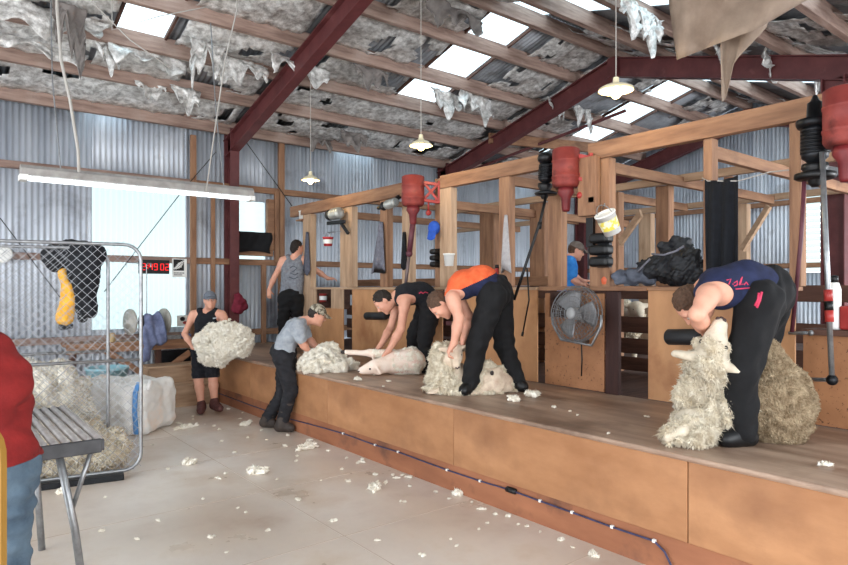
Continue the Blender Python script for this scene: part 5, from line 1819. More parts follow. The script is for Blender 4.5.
# slatted table at the lower left
t = thing('slatted_table', 'metal wool table with a ribbed slatted top beside the jeans', 'table', (0.3, 4.05, 0))
TZ = 0.86
m = MB()
TX0, TX1, TY0, TY1 = -0.75, 0.74, 3.62, 4.75
k = 0
x = TX0 + 0.03
while x < TX1:
    m.tube([(x, TY0 + 0.01, TZ), (x, TY1 - 0.01, TZ)], 0.019, 8)
    x += 0.05
m.build('slats', mat('worn_slat', (166, 160, 158), (200, 196, 192), rough=0.5, metal=0.4, scale=9), t, True)
m = MB()
for a, b in (((TX0, TY0), (TX1, TY0)), ((TX0, TY1), (TX1, TY1))):
    m.bar((a[0], a[1], TZ - 0.03), (b[0], b[1], TZ - 0.03), 0.03, 0.07)
for xq in (TX0, TX1):
    m.bar((xq, TY0, TZ - 0.03), (xq, TY1, TZ - 0.03), 0.03, 0.06)
m.build('table_frame', mat('grey_frame', (58, 58, 60), (84, 84, 86), rough=0.5, metal=0.4, scale=9), t, bevel=0.005)
for p, q in (((0.55, 3.66), (0.68, 3.72)), ((-0.6, 3.66), (-0.7, 3.72)), ((-0.6, 4.7), (-0.66, 4.6)), ((0.55, 4.7), (0.6, 4.6))):
    m = MB()
    m.tube([(p[0], p[1], TZ - 0.05), ((p[0] * .4 + q[0] * .6), p[1] * .5 + q[1] * .5, 0.4), (q[0], q[1], 0.0)], 0.02, 8)
    m.build('leg', M_GALV, t, True)
m = MB()
m.tube([(0.7, 3.66, TZ - 0.06), (0.615, 3.69, 0.5)], 0.012, 8)
m.build('brace', M_GALV, t, True)
m = MB()
m.tube([(-0.68, 3.71, 0.12), (0.66, 3.71, 0.12)], 0.01, 8)
m.build('stretcher', M_BLKM, t, True)

# mustard board edge
t = at(0, 430, 1.7)
pts = []
DY = 1.75
m = MB()
out = [(-60, 900), (1, 900), (1, 470), (.5, 452), (-2, 441), (-6, 434), (-13, 430), (-60, 428)]
fr = [at(x, y, DY) for x, y in out]
for f_ in fr:
    f_[2] = max(f_[2], 0.0)
bk = [p + FWD * 0.025 for p in fr]
n = len(fr)
m.add(fr + bk, [tuple(range(n)), tuple(range(2 * n - 1, n - 1, -1))] + [(i, i + n, (i + 1) % n + n, (i + 1) % n) for i in range(n)])
tag(m.build('mustard_board', mat('mustard_paint', (132, 96, 34), (150, 112, 46), rough=0.5, scale=4)), 'mustard yellow board with a rounded corner at the left edge', 'board')

# ================================================================== SHEARING GEAR
M_REDM = mat('faded_red_motor', (112, 40, 37), (150, 66, 58), rough=0.6, scale=6, c3=(82, 32, 30), scale3=5)
M_MAROON = mat('maroon_tube', (74, 32, 42), (98, 50, 60), rough=0.5, scale=8)


def red_motor(c, r, h, lab, post, tube_to):
    t = thing('red_motor', lab, 'motor', c, 'red shearing motors')
    m = MB()
    m.lathe([(0.02, h * .5), (r * .8, h * .5), (r, h * .46), (r, h * .2), (r * 1.04, h * .19), (r * 1.04, h * .15), (r, h * .14), (r, -h * .2), (r * 1.04, -h * .21), (r * 1.04, -h * .26), (r, -h * .27), (r, -h * .42), (r * .85, -h * .5), (0.02, -h * .5)], c, n=28)
    m.build('motor_body', M_REDM, t, True)
    m = MB()
    m.lathe([(r * .55, 0), (r * .6, -.05), (r * .35, -.1), (r * .3, -.2), (0.03, -.22)], c - UP * h * .5, n=18)
    m.build('gear_cone', mat('dark_red_gear', (92, 26, 30), (120, 40, 42), rough=0.5, scale=8), t, True)
    post = np.asarray(post, float)
    d = post - c
    d[2] = 0
    L = np.linalg.norm(d)
    d /= L
    m = MB()
    for z in (h * .28, -h * .3):
        m.bar(c + d * r * .9 + UP * z, c + d * L + UP * (z - .03), .05, .035)
    m.bar(c + d * r + UP * h * .25, c + d * L * .95 - UP * h * .3, .03, .03)
    m.bar(c + d * r - UP * h * .25, c + d * L * .95 + UP * h * .2, .03, .03)
    m.bar(c + d * L + UP * h * .3, c + d * L - UP * h * .42, .1, .03, RGT)
    m.build('bracket', M_RED, t, bevel=0.004)
    m = MB()
    k = c + d * L * .6 - UP * (h * .5 + .05)
    m.tube([k + UP * .12, k], .012, 6)
    m.ball(k - UP * .03, .035, 10)
    m.build('pull_knob', M_RED, t, True)
    if tube_to is not None:
        a = c - UP * (h * .5 + .18)
        m = MB()
        m.tube([a, lerp(a, tube_to, .45)], .034, 10)
        m.build('drive_tube', M_MAROON, t, True)
        m = MB()
        m.ball(lerp(a, tube_to, .47), .042, 10)
        m.build('joint', M_MAROON, t, True)
        m = MB()
        m.tube([lerp(a, tube_to, .47), tube_to], .02, 8)
        m.build('lower_tube', mat('dull_tube', (110, 96, 96), rough=0.5, metal=0.4), t, True)
    return t


c1 = at_x(413, 191, XP - 0.2)
red_motor(c1, 0.135, 0.36, 'red shearing motor on the bracket by the blue cap', A(XP + 0.03, yb(437), 0), at_x(405, 290, XP - 0.25))
c2 = at_x(566, 168, XP - 0.12)
red_motor(c2, 0.125, 0.36, 'red shearing motor on the thick post above the boy', A(XP - 0.03, yb(592), 0), None)
c3 = at_x(846, 117, XP - 0.3)
red_motor(c3, 0.125, 0.36, 'red shearing motor at the right edge above the big sheep', A(XP + 0.05, yb(880), 0), None)


def black_gear(c, d, lab, L=0.3, r=0.08, silver=True):
    """Dark electric shearing head: finned body on a cone with a cap, axis d."""
    d = nrm(d)
    t = thing('shearing_head', lab, 'machine', c, 'dark shearing heads')
    m = MB()
    pf = [(0.02, -L / 2), (r * .8, -L / 2)]
    for k in range(7):
        h = -L * .4 + k * L * .09
        pf += [(r, h), (r, h + L * .05), (r * .93, h + L * .055), (r * .93, h + L * .085)]
    pf += [(r * .9, L * .3), (r * .5, L * .42), (.02, L / 2)]
    m.lathe(pf, c, d, 20)
    m.build('finned_body', mat('silver_motor', (150, 152, 148), (180, 182, 178), rough=0.4, metal=0.5, scale=8) if silver else M_BLKM, t, True)
    m = MB()
    m.lathe([(r * .9, 0), (r * .95, .03), (r * .5, .08), (r * .45, .13), (.02, .15)], c + d * L * .45, d, 16)
    m.build('black_cone', M_BLKP, t, True)
    return t


e = at_x(335, 214, XP - 0.1)
t = black_gear(e, A(0.1, 1, 0), 'silver and black shearing head on an arm at the farthest stand', 0.34, 0.085)
m = MB()
m.bar(e - UP * .13 + A(0, -.25, 0), e - UP * .12 + A(0, .2, 0), .05, .05)
m.bar(e - UP * .13 + A(0, -.15, 0), e - UP * .3 + A(0.05, -.28, 0), .04, .04)
m.build('arm', M_BLKM, t, bevel=0.006)
e = at_x(390, 204, XP - 0.15)
t = black_gear(e, A(0, 1, -0.1), 'small silver shearing head left of the red motor by the towel', 0.26, 0.06)
m = MB()
m.bar(e, A(XP + .01, e[1], e[2] + .12), .05, .05)
m.build('bracket', M_BLKM, t)
e = at_x(546, 174, XP - 0.12)
t = black_gear(e, A(0, 0.1, -1), 'black shearing head hung beside the red motor on the middle beam', 0.2, 0.075, False)
m = MB()
m.ball(e + UP * .15, (.085, .085, .06), 12)
m.build('top_cover', M_BLKP, t, True)
m = MB()
m.lathe([(0.1, 0), (0.11, .02), (0.03, .05)], e - UP * .2, (0, 0, 1), 16)
m.build('flange', M_BLKM, t, True)
m = MB()
m.bar(e + UP * .05, e + UP * .05 + A(.14, 0, 0), .05, .05)
m.build('bracket', M_BLKM, t)
# flexible drive hanging from it
P_ = [at_x(547, 192, XP - 0.15), at_x(540, 222, XP - 0.2), at_x(528, 258, XP - 0.3), at_x(514, 300, XP - 0.42)]
m = MB()
m.tube(P_, 0.014, 8)
o = m.build('flexible_drive', M_BLKP, None, True)
tag(o, 'long black flexible drive hanging slantwise behind the orange shearer', 'drive cable')
m = MB()
m.tube([at_x(540, 222, XP - 0.2), at_x(539, 229, XP - 0.2)], 0.022, 8)
m.build('joint', M_BLKM, o, True)
m = MB()
m.tube([at_x(527, 268, XP - 0.1), at_x(529, 300, XP - 0.08), at_x(523, 332, XP - 0.06)], 0.008, 6)
m.tube([at_x(523, 332, XP - 0.06), at_x(522, 336, XP - 0.06)], 0.012, 6)
tag(m.build('drop_cable', M_BLKP, None, True), 'black cord hanging down the plywood panel left of the fan', 'cord')

# near stand: black head with its steel down-tubes
e = at_x(815, 146, XP - 0.2)
t = black_gear(e, A(0, 0, -1), 'big black shearing head at the nearest stand, right of the post', 0.26, 0.085, False)
m = MB()
m.lathe([(.1, 0), (.11, .02), (.11, .05), (.05, .06), (.045, .16), (.03, .17), (.012, .21)], e + UP * .12, (0, 0, 1), 18)
m.build('top_fitting', M_BLKM, t, True)
m = MB()
m.lathe([(.1, 0), (.12, .01), (.12, .04), (.06, .06)], e - UP * .22, (0, 0, 1), 18)
m.build('lower_flange', M_BLKP, t, True)
m = MB()
m.bar(e + UP * .15, e + A(.28, -.05, .15), .06, .05)
m.bar(e - UP * .15, e + A(.28, -.05, -.15), .06, .05)
m.build('bracket', M_BLKM, t)
m = MB()
q0, q1 = at_x(822, 152, XP - 0.28), at_x(832, 380, XP - 0.34)
m.tube([q0, q1], .017, 10)
m.build('down_tube', M_GALV, t, True)
for a_, b_, mt_ in ((.61, .66, M_RED), (.66, .70, M_BLKP), (.70, .75, M_RED)):
    m = MB()
    m.tube([lerp(q0, q1, a_), lerp(q0, q1, b_)], .026, 10)
    m.build('grip_band', mt_, t, True)
m = MB()
m.ball(q1, .035, 10)
m.build('elbow', M_BLKM, t, True)
m = MB()
m.tube([q1, at_x(797, 379, XP - 0.2)], .013, 8)
m.build('hand_arm', M_GALV, t, True)
m = MB()
m.tube([at_x(805, 168, XP - 0.18), at_x(801, 240, XP - 0.18), at_x(792, 332, XP - 0.2)], .014, 8)
m.build('rear_tube', M_MAROON, t, True)
m = MB()
m.tube([at_x(789, 333, XP - 0.08), at_x(810, 333, XP - 0.12)], .012, 8)
m.ball(at_x(811, 333, XP - 0.12), .02, 8)
o = m.build('steel_lever', M_GALV, None, True)
tag(o, 'short horizontal steel handle on the panel right of the big sheep', 'handle')

# padded back rests
for (px0, px1, py, x, r, lab) in ((667, 702, 337, XP - 0.16, 0.062, 'black padded roller on the panel left of the big sheep'), (366, 386, 316, XP - 0.2, 0.05, 'black padded roller on the far panel by the black-singlet shearer')):
    a, b = at_x(px0, py, x), at_x(px1, py, x)
    t = thing('padded_roller', lab, 'roller', (a + b) / 2)
    m = MB()
    dd = nrm(b - a)
    L = np.linalg.norm(b - a)
    m.lathe([(.01, 0), (r * .8, 0), (r, .015), (r, L - .015), (r * .8, L), (.01, L)], a, dd, 20)
    m.build('pad', mat('black_pad', (26, 27, 30), (36, 37, 41), rough=0.6, scale=8), t, True)
    m = MB()
    for f_ in (.25, .75):
        q = lerp(a, b, f_)
        m.bar(q, A(XP + .004, q[1], q[2]), .03, .03)
    m.bar(A(XP - .012, lerp(a, b, .1)[1], a[2]), A(XP - .012, lerp(a, b, .9)[1], a[2]), .02, .06)
    m.build('bracket', M_BLKM, t)

# fan on the panel
fc = at_x(576, 314, XP - 0.16)
t = thing('cage_fan', 'round wire cage fan mounted on the speckled plywood panel', 'fan', fc)
nd = nrm(A(-1, -0.05, 0.12))
fx, fy, fz = basis(nd)
RF = 0.25
m = MB()
for rr, h in ((RF, -.03), (RF, .03), (RF * .93, .055), (RF * .78, .072), (RF * .6, .082), (RF * .42, .087), (RF * .25, .09), (RF * .93, -.055), (RF * .7, -.08)):
    m.tube([fc + fz * h + (fx * math.cos(a) + fy * math.sin(a)) * rr for a in np.linspace(0, 2 * PI, 33)[:-1]], 0.0028 if rr < RF else .005, 5, closed=True)
for k in range(36):
    a = 2 * PI * k / 36
    v = fx * math.cos(a) + fy * math.sin(a)
    m.tube([fc + v * RF * .2 + fz * .09, fc + v * RF * .6 + fz * .082, fc + v * RF * .93 + fz * .055, fc + v * RF + fz * .0, fc + v * RF * .93 - fz * .055, fc + v * RF * .3 - fz * .085], .0019, 4)
m.build('cage', mat('grey_wire', (120, 120, 122), rough=0.45, metal=0.5), t)
for k in range(3):
    a = 2 * PI * k / 3
    m = MB()

    def bl(u, v, a=a):
        r_ = .05 + .165 * u
        th_ = a + (v - .5) * (1.5 - .4 * u)
        return fc + (fx * math.cos(th_) + fy * math.sin(th_)) * r_ + fz * ((v - .5) * .07)
    m.sheet(bl, 6, 8, .004)
    m.build('blade', mat('grey_blade', (126, 126, 128), rough=0.4, metal=0.4), t, True)
m = MB()
m.lathe([(.01, .088), (.05, .086), (.055, .07), (.055, -.07), (.07, -.08), (.07, -.13), (.01, -.135)], fc, nd, 18)
m.build('hub', mat('grey_hub', (150, 150, 150), rough=0.45), t, True)
m = MB()
sd = A(0, 1, 0)
m.tube([fc + sd * (RF + .02), fc + sd * (RF + .015) - UP * .1, fc + sd * .17 - UP * .24, fc - sd * .17 - UP * .27, fc - sd * (RF + .015) - UP * .1, fc - sd * (RF + .02)], .012, 8)
m.bar(fc - UP * .25, A(XP, fc[1], fc[2] - .25), .05, .03)
m.bar(fc - nd * .13, A(XP, fc[1], fc[2]), .04, .04)
m.build('bracket', M_GALV, t, True)
m = MB()
m.tube([fc + sd * -.06 - UP * .26, fc + sd * -.065 - UP * .4, fc + sd * -.06 - UP * .55], .007, 6)
m.build('power_cord', M_BLKP, t, True)

# control boxes on the posts
for px, py, w_, h_, x, lab in ((601, 250, .2, .28, XP - 0.06, 'black ribbed control box on the thick post under the white pot'), (435, 258, .1, .2, XP - 0.03, 'black ribbed control box on the post under the blue cap')):
    c = at_x(px, py, x)
    t = thing('control_box', lab, 'control box', c)
    for k in range(3):
        z = c[2] + (k - 1) * h_ / 2.7
        o = blob('segment', M_BLKP, [rbox(A(c[0], c[1], z), A(.06, w_ / 2, h_ / 6.2), .03, None, .02)], .008, t)
    m = MB()
    m.box((c[0] + .03, c[1] - w_ * .3, c[2] - h_ * .55), (c[0] + .075, c[1] + w_ * .3, c[2] + h_ * .55))
    m.build('backplate', M_BLKM, t)
a, b = at_x(586, 218, XP - 0.03), at_x(593, 247, XP - 0.03)
m = MB()
m.box((XP - .035, b[1], b[2]), (XP + .02, a[1], a[2]))
tag(m.build('switch_panel', M_BLKP, bevel=.005), 'slim black switch panel on the left of the thick post', 'panel')
q = at_x(587, 229, XP - .04)
q = at_x(593, 200, XP - .05)
m = MB()
m.box((q[0] - .03, q[1] - .035, q[2] - .03), (q[0] + .04, q[1] + .035, q[2] + .03))
tag(m.build('power_outlet', M_WHITEP, bevel=.006), 'small white power outlet beside the red motor on the thick post', 'outlet')


def pail(c, ax, r0, r1, h, lab, mt, band=None, name='pail', cat='pail', handle=True, hook=None):
    t = thing(name, lab, cat, c)
    x, y, z = basis(ax)
    m = MB()
    m.lathe([(.005, 0), (r0, 0), (r1, h), (r1 + .006, h), (r1 + .006, h - .015), (r1 + .001, h - .016)], c, ax, 24)
    m.lathe([(r1 - .003, h), (r0 - .003, .004), (.004, .004)], c, ax, 24, ends=False)
    m.build('bucket', mt, t, True)
    if band:
        m = MB()
        m.lathe([(r0 + (r1 - r0) * .25 + .0015, h * .25), (r0 + (r1 - r0) * .72 + .0015, h * .72)], c, ax, 24, ends=False)
        m.build('label_band', band, t, True)
    if handle:
        m = MB()
        m.tube([c + z * h * .9 + x * r1 * math.cos(a) + (z * .0 + y) * r1 * 0 + z * (r1 * 1.1 * math.sin(a)) for a in np.linspace(0, PI, 11)], .004, 6)
        m.build('handle', M_GALV, t, True)
    if hook is not None:
        m = MB()
        a_ = c + z * h * .97
        m.tube([a_ + UP * (r1 * 1.1 - .012 if handle else 0), A(XP + .04, yb(hook), a_[2] + (r1 * 1.1 if handle else 0))], .006, 6)
        m.build('hook', M_GALV, t, True)
    return t


M_YLW = mat('yellow_print', (226, 208, 84), (240, 236, 200), rough=0.5, scale=16, ramp=(.48, .52))
pail(at_x(613, 233, XP - 0.2), nrm(-RGT * .45 + UP * .85 - FWD * .25), .07, .085, .19, 'white pail with a yellow label hung tilted on the thick post', M_WHITEP, M_YLW, hook=600)
pail(at_x(449, 266, XP - 0.1), UP, .048, .062, .14, 'small plain white pot fixed to the post beside the blue cap', M_WHITEP, None, 'plastic_pot', 'pot', False, 446)
pail(at_x(328, 246, XP - 0.08), UP, .06, .075, .13, 'red and white pot hanging on the post at the farthest stand', mat('red_pot', (190, 60, 64), rough=0.5), M_WHITEP, 'plastic_pot', 'pot', True, 342)
pail(at_x(323, 302, XP + 0.12), UP, .06, .06, .13, 'red tin standing in the far cubby hole', M_RED, M_WHITEP, 'paint_tin', 'tin', False)
pail(at_x(302, 219, XP + 0.02), UP, .045, .05, .13, 'small white jar on top of the farthest post shelf', M_WHITEP, None, 'plastic_jar', 'jar', False)
m = MB()
q = at_x(302, 219.5, XP + 0.02)
m.box((q[0] - .06, q[1] - .1, q[2] - .025), (q[0] + .12, q[1] + .1, q[2] - .001))
structure(m.build('post_shelf', M_TIM['Y']), 'small shelf board on the farthest post', 'shelf')

# blue cap on the post
q = at_x(434, 228, XP - 0.05)
t = thing('blue_cap', 'bright blue cap hanging on the post below the red motor', 'cap', q)
M_BLUE = mat('royal_blue', (30, 70, 160), (48, 92, 188), rough=0.85, scale=20)
blob('crown', M_BLUE, [ell(q, A(.06, .085, .085), None, .02)], .008, t)
m = MB()
m.sheet(lambda u, v: q + A(-.05 - .02 * v, (u - .5) * .14 - .03, -.05 - .1 * v + .02 * (2 * u - 1) ** 2), 6, 5, .006)
m.build('peak', M_BLUE, t, True)


# hanging cloths: flattened fluted cones
def hung_cloth(name, top, L, w0, w1, dep, folds, seed, mt, lab, cat, lean=(0, 0, 0), rag=.1):
    m = MB()
    nu, nv = 40, 14
    g = np.random.default_rng(seed)
    ph = g.uniform(0, 6, 3)
    vs, fs = [], []
    for j in range(nv + 1):
        v = j / nv
        for i in range(nu):
            a = 2 * PI * i / nu
            w_ = (w0 + (w1 - w0) * v ** .8) / 2
            fl = 1 + .22 * v * math.sin(folds * a + ph[0] + v) + .1 * math.sin(3 * a + ph[1])
            vs.append(np.asarray(top, float) + A(math.sin(a) * dep / 2 * fl * (.5 + .5 * v), math.cos(a) * w_ * fl, -v * L * (1 + rag * math.cos(2 * a + ph[2]) * v)) + np.asarray(lean) * v)
    for j in range(nv):
        for i in range(nu):
            fs.append((j * nu + i, j * nu + (i + 1) % nu, (j + 1) * nu + (i + 1) % nu, (j + 1) * nu + i))
    fs.append(tuple(range(nu - 1, -1, -1)))
    fs.append(tuple(nv * nu + i for i in range(nu)))
    m.add(vs, fs)
    return tag(m.build(name, mt, None, True), lab, cat)


hung_cloth('grey_towel', at_x(381, 222, XP - 0.02), .62, .05, .26, .1, 5, 1, M_GREYC, 'grey towel hanging from the post beside the black-singlet shearer', 'towel', (0, .06, 0))
hung_cloth('grey_towel', at_x(307, 232, XP - 0.04), .62, .05, .16, .08, 4, 2, mat('slate_cloth', (66, 68, 80), (90, 92, 104), rough=.95, scale=20), 'slate towel hanging beside the man in the grey singlet', 'towel')
hung_cloth('black_towel', at_x(404, 232, XP + 0.02), .44, .05, .1, .07, 4, 3, M_BLACK, 'narrow black towel hanging behind the maroon drive tube', 'towel')
hung_cloth('grey_towel', at_x(506, 215, XP - 0.03), .55, .03, .14, .06, 4, 4, mat('pale_towel', (150, 146, 146), (180, 176, 176), rough=.95, scale=20), 'pale grey towel hanging on the slim post behind the orange shearer', 'towel')
q0, q1 = at_x(706, 180, XP - 0.03), at_x(739, 180, XP - 0.03)
m = MB()
m.sheet(lambda u, v: A(XP - 0.05 + .025 * math.sin(16 * u + v) * (.4 + .6 * v), q0[1] + (q1[1] - q0[1]) * u * (1 + .04 * v), q0[2] - .02 * math.sin(3.1 * u) - .74 * v), 26, 16, .008)
tag(m.build('black_towel', mat('navy_black_towel', (8, 9, 14), (18, 21, 28), rough=.95, scale=20, bump=.2), None, True), 'long black towel hanging from a cord beside the stooping navy shearer', 'towel')
m = MB()
m.tube([at_x(702, 178, XP - .02), at_x(708, 181, XP - .05), at_x(738, 181, XP - .05), at_x(770, 172, XP - .02), at_x(789, 170, XP - .01)], .005, 6)
tag(m.build('towel_line', M_CORD, None, True), 'pale cord strung between posts carrying the long black towel', 'cord')

# clothes heaped on the ledge
c = lambda x, y, dx=0: at_x(x, y, XP + 0.07 + dx)
o = blob('jacket_heap', mat('black_shiny_jacket', (10, 11, 14), (26, 28, 34), rough=.6, scale=10, bump=.4, bscale=22),
         [cap(c(652, 272), c(690, 274), .08, .11, .06), cap(c(672, 258), c(688, 262), .09, .1, .05), cap(c(662, 247), c(682, 243), .035, .045, .03), cap(c(640, 266), c(664, 258), .03, .05, .03), cap(c(690, 272), c(698, 281), .1, .06, .04), cap(c(682, 242), c(688, 252), .04, .06, .03)],
         .009, folds=[(.016, .12, 11, None), (.006, .045, 12, None)], halves=[(A(0, 0, 1.664), A(0, 0, -1))])
tag(o, 'tall heap of black jackets on the ledge left of the navy shearer', 'jackets')
m = MB()
for pts in ([c(652, 254, -.11), c(664, 255, -.13), c(676, 251, -.13), c(684, 246, -.1)], [c(638, 272, -.1), c(644, 265, -.1), c(650, 259, -.1)]):
    m = MB()
    m.tube(pts, .009, 6)
    m.build('pale_trim', M_GREYC, o, True)
o = blob('grey_coat', mat('slate_coat', (52, 56, 66), (96, 102, 116), rough=.7, scale=9, bump=.3, bscale=22),
         [cap(c(622, 280, -.02), c(652, 279, -.02), .04, .05, .04), cap(c(616, 276, -.02), c(628, 272, -.02), .04, .035, .03), cap(c(632, 274, -.03), c(652, 268, -.04), .04, .03, .03)], .009, folds=[(.012, .1, 13, None)], halves=[(A(0, 0, 1.667), A(0, 0, -1))])
tag(o, 'crumpled slate coat lying low on the ledge beside the black heap', 'coat')
q = c(607, 282, -.02)
t = thing('orange_jar', 'round orange pot at the left end of the ledge heap', 'pot', q)
m = MB()
m.lathe([(.03, 0), (.05, .02), (.055, .06), (.04, .1), (.03, .11), (.005, .112)], A(q[0], q[1], 1.666), n=18)
m.build('pot_body', mat('orange_plastic', (206, 96, 62), rough=.5), t, True)
# red bottle on ledge
q = at_x(497, 282, XP + 0.05)
t = thing('red_bottle', 'red bottle standing on the ledge behind the orange shearer', 'bottle', A(q[0], q[1], 1.661))
m = MB()
m.lathe([(.04, 0), (.042, .02), (.042, .15), (.02, .19), (.018, .22), (.003, .221)], A(q[0], q[1], 1.661), n=16)
m.build('bottle_body', M_RED, t, True)
m = MB()
m.lathe([(.022, .2), (.022, .235), (.004, .24)], A(q[0], q[1], 1.661), n=12)
m.build('bottle_cap', M_BLKP, t, True)
# right edge: bottle, red box, guard
q = at_x(834, 285, XP + 0.06)
t = thing('drench_bottle', 'white bottle on the dark shelf at the right edge', 'bottle', A(q[0], q[1], 1.372))
m = MB()
m.lathe([(.04, 0), (.042, .02), (.042, .27), (.03, .31), (.022, .32), (.003, .321)], A(q[0], q[1], 1.372), n=18)
m.build('bottle_body', M_WHITEP, t, True)
m = MB()
m.lathe([(.026, .315), (.026, .36), (.004, .365)], A(q[0], q[1], 1.372), n=14)
m.build('bottle_cap', M_BLKP, t, True)
q = at_x(853, 278, XP + 0.1)
m = MB()
m.box((q[0] - .07, q[1] - .09, 1.372), (q[0] + .08, q[1] + .06, 1.53))
tag(m.build('red_toolbox', M_RED, bevel=.012), 'red plastic box on the dark shelf beside the white bottle', 'box')


# ================================================================== CABLE AND WOOL SCRAPS
XC = XB - 0.022
t = thing('power_cable', 'blue-black cable clipped along the foot of the board front', 'cable', (XC, 4.0, 0.2))
path = [at_x(x, y, XC) for x, y in ((214, 391.5), (250, 405), (288, 418.5), (320, 427), (343, 433.5), (375, 445), (398, 452), (447, 470), (480, 481), (511, 490.3), (540, 501), (572, 512.4), (612, 527), (654, 541))]
path += [path[-1] + A(-0.004, -0.07, -0.04), path[-1] + A(-0.004, -0.12, -0.12), A(XC, path[-1][1] - 0.16, 0.012), A(XC - 0.05, path[-1][1] - 0.3, 0.012)]
m = MB()
m.tube(path, 0.0065, 8)
m.build('cable', mat('blue_black_cable', (40, 40, 66), (70, 70, 104), rough=0.5, scale=20), t, True)
for x, y in ((288, 418.5), (343, 433.5), (375, 445), (398, 452), (447, 470), (480, 481), (540, 501), (572, 512.4), (612, 527), (654, 541)):
    q = at_x(x, y, XC)
    m = MB()
    m.box((q[0] - .009, q[1] - .010, q[2] - .009), (q[0] + .012, q[1] + .010, q[2] + .010))
    m.build('cable_clip', M_WHITEP, t, bevel=.003)
q = at_x(511, 490.3, XC)
m = MB()
m.lathe([(.01, -.05), (.02, -.045), (.022, 0), (.02, .04), (.01, .045)], q, (0, 1, 0), 12)
m.build('plug', M_BLKP, t, True)


def tuft_mesh(seed, flat):
    g = np.random.default_rng(seed)
    pr = [cap(g.normal(size=3) * A(.02, .02, .004) + UP * .012, g.normal(size=3) * A(.026, .02, .006) + UP * (.016 * (1.6 - flat)), .016, .01, .008) for _ in range(9)]
    V, Q, own = sdf_mesh(pr, .005, folds=[(.006, .03, seed, None)], halves=[(A(0, 0, 0), A(0, 0, -1))])
    Vl, T = locks(V, Q, 220, .014, .003, seed, droop=.1, rand=.9)
    Vl[:, 2] = np.maximum(Vl[:, 2], 0.0005)
    tri = np.concatenate([Q[:, [0, 1, 2]], Q[:, [0, 2, 3]]])
    o = link_mesh('wool_tuft', np.concatenate([V, Vl]) , np.concatenate([tri, T + len(V)]), M_WOOLW, None, True)
    return o


PROTO = [tuft_mesh(60 + k, .4 + .2 * (k % 3)) for k in range(5)]
used_p = set()


def tuft(p, size, k, label, group=None, stretch=1.0):
    src = PROTO[k % 5]
    o = src if (k % 5) not in used_p else src.copy()
    if (k % 5) in used_p:
        COL.objects.link(o)
    used_p.add(k % 5)
    o.location = tuple(p)
    o.rotation_euler = (0, 0, R.uniform(0, 6.28))
    b = size / 0.1
    o.scale = (b * stretch, b, b * 1.2)
    for key in ('label', 'category', 'group'):
        if key in o:
            del o[key]
    tag(o, label, 'wool tuft', group)
    return o


big = [((189, 464), .11, 'big lone wool tuft on the open floor before the wire gates', 1.2), ((374, 489), .11, 'clumped wool tuft on the middle of the floor, out from the board', 1.2), ((458, 494.5), .09, 'wool tuft lying at the foot of the board front near the plug', 1.0), ((594, 556), .06, 'small upright wool tuft at the bottom of the picture by the kick board', 1.0),
       ((306, 449), .13, 'long spread wool tuft just behind the gumboots', 1.8), ((257, 473), .12, 'flat wispy tuft on the floor left of the gumboots', 1.6), ((186, 428), .11, 'long tuft strewn on the floor in front of the bale', 1.8), ((64, 493), .09, 'tuft of wool by the leg of the slatted table', 1.1), ((246, 425), .1, 'ragged tuft on the floor between the two wool handlers', 1.5)]
for k, ((x, y), sz, lab, st) in enumerate(big):
    tuft(at_z(x, y, 0), sz, k, lab, None, st)
for k, ((x, y), sz, lab) in enumerate((((532, 396.5), .12, 'large wool tuft on the board by the back foot of the orange shearer'), ((515, 401), .1, 'wool tuft on the board edge before the half-shorn sheep'), ((676, 408), .05, 'tiny wool tuft on the board left of the big sheep'), ((826, 466), .05, 'wool shred on the board edge right of the big sheep'), ((551, 381), .07, 'wool scrap in the gap at the foot of the plywood panel'), ((358, 380), .07, 'wool scrap on the board edge before the lying sheep'))):
    q = at_z(x, y, ZD + .001)
    tuft(q, sz, k + 3, lab)
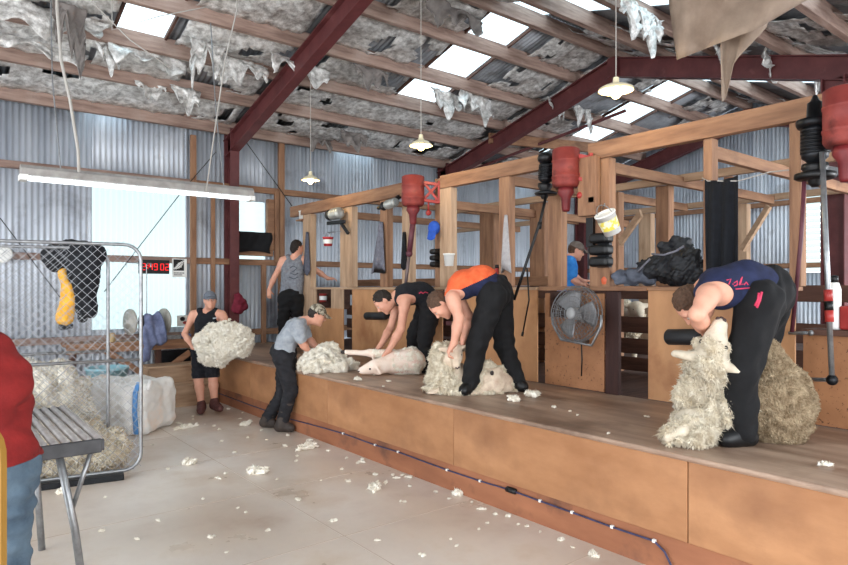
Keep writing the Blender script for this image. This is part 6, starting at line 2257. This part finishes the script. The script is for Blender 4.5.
small = [(230, 409), (211, 427), (222, 430), (247, 438), (263, 430), (288, 436), (284, 446), (294, 457), (296, 462), (219, 442), (235, 452), (221, 478), (227, 474), (348, 481), (350, 482), (375, 474), (386, 483), (403, 502), (406, 503), (390, 475), (425, 555), (457, 546), (453, 540), (482, 530), (485, 523), (334, 522), (214, 537), (225, 553), (240, 508), (244, 512), (364, 459), (360, 461), (340, 470), (430, 470), (420, 474),
         (107, 498), (156, 520), (213, 537), (102, 532), (190, 417), (195, 420), (180, 423), (205, 425), (240, 418), (256, 412), (268, 440), (310, 440), (318, 446), (330, 452), (345, 458), (356, 464), (395, 478), (410, 486), (436, 492), (447, 498), (470, 503), (483, 510), (497, 514), (505, 517), (515, 524), (528, 527), (540, 532), (560, 541), (575, 548), (300, 500), (270, 530), (380, 540), (320, 480), (150, 445), (170, 470), (205, 500), (135, 540), (280, 480)]
for k, (x, y) in enumerate(small):
    p = at_z(x + R.uniform(-3, 3), y + R.uniform(-1, 1), 0)
    p[0] = min(p[0], XB - 0.06)
    tuft(p, R.uniform(.016, .038), k, 'small white wool scrap strewn on the floor', 'wool scraps on the floor', R.uniform(1, 1.6))
for k in range(26):
    y = R.uniform(2.2, 7.6)
    x = R.uniform(XB + .06, XB + 1.0)
    if 6.2 < y and x < XB + .4 or abs(y - 4.1) < .35 and x < XB + .7:
        continue
    tuft(A(x, y, ZD + .001), R.uniform(.015, .035), k, 'tiny white wool scrap on the shearing board', 'wool scraps on the board', R.uniform(1, 1.5))

ONES = 'zeroth first second third fourth fifth sixth seventh eighth ninth tenth eleventh twelfth thirteenth fourteenth fifteenth sixteenth seventeenth eighteenth nineteenth'.split()


def nth(k):
    if k < 20:
        return ONES[k]
    t, u = divmod(k, 10)
    return (['', '', 'twentieth', 'thirtieth', 'fortieth'][t]) if u == 0 else ['', '', 'twenty', 'thirty', 'forty'][t] + '-' + ONES[u]


zones = {}
for o in [o for o in bpy.data.objects if o.name.split('.')[0] == 'wool_tuft' and o.get('group')]:
    p = np.array(o.location)
    dd = p @ FWD
    px = 424 + F_PX * (p @ RGT) / dd
    if 'board' in o['group']:
        z = 'tiny wool scrap lying on top of the board'
    elif p[0] > XB - 0.45:
        z = 'small wool scrap on the floor close along the board front'
    elif px < 240:
        z = 'small wool scrap on the floor left of the gumboots'
    else:
        z = 'small wool scrap on the open floor right of the gumboots'
    zones.setdefault(z, []).append((px, o))
for z, L in zones.items():
    for k, (px, o) in enumerate(sorted(L, key=lambda v: v[0])):
        o['label'] = z + ', ' + nth(k + 1) + ' from the left'
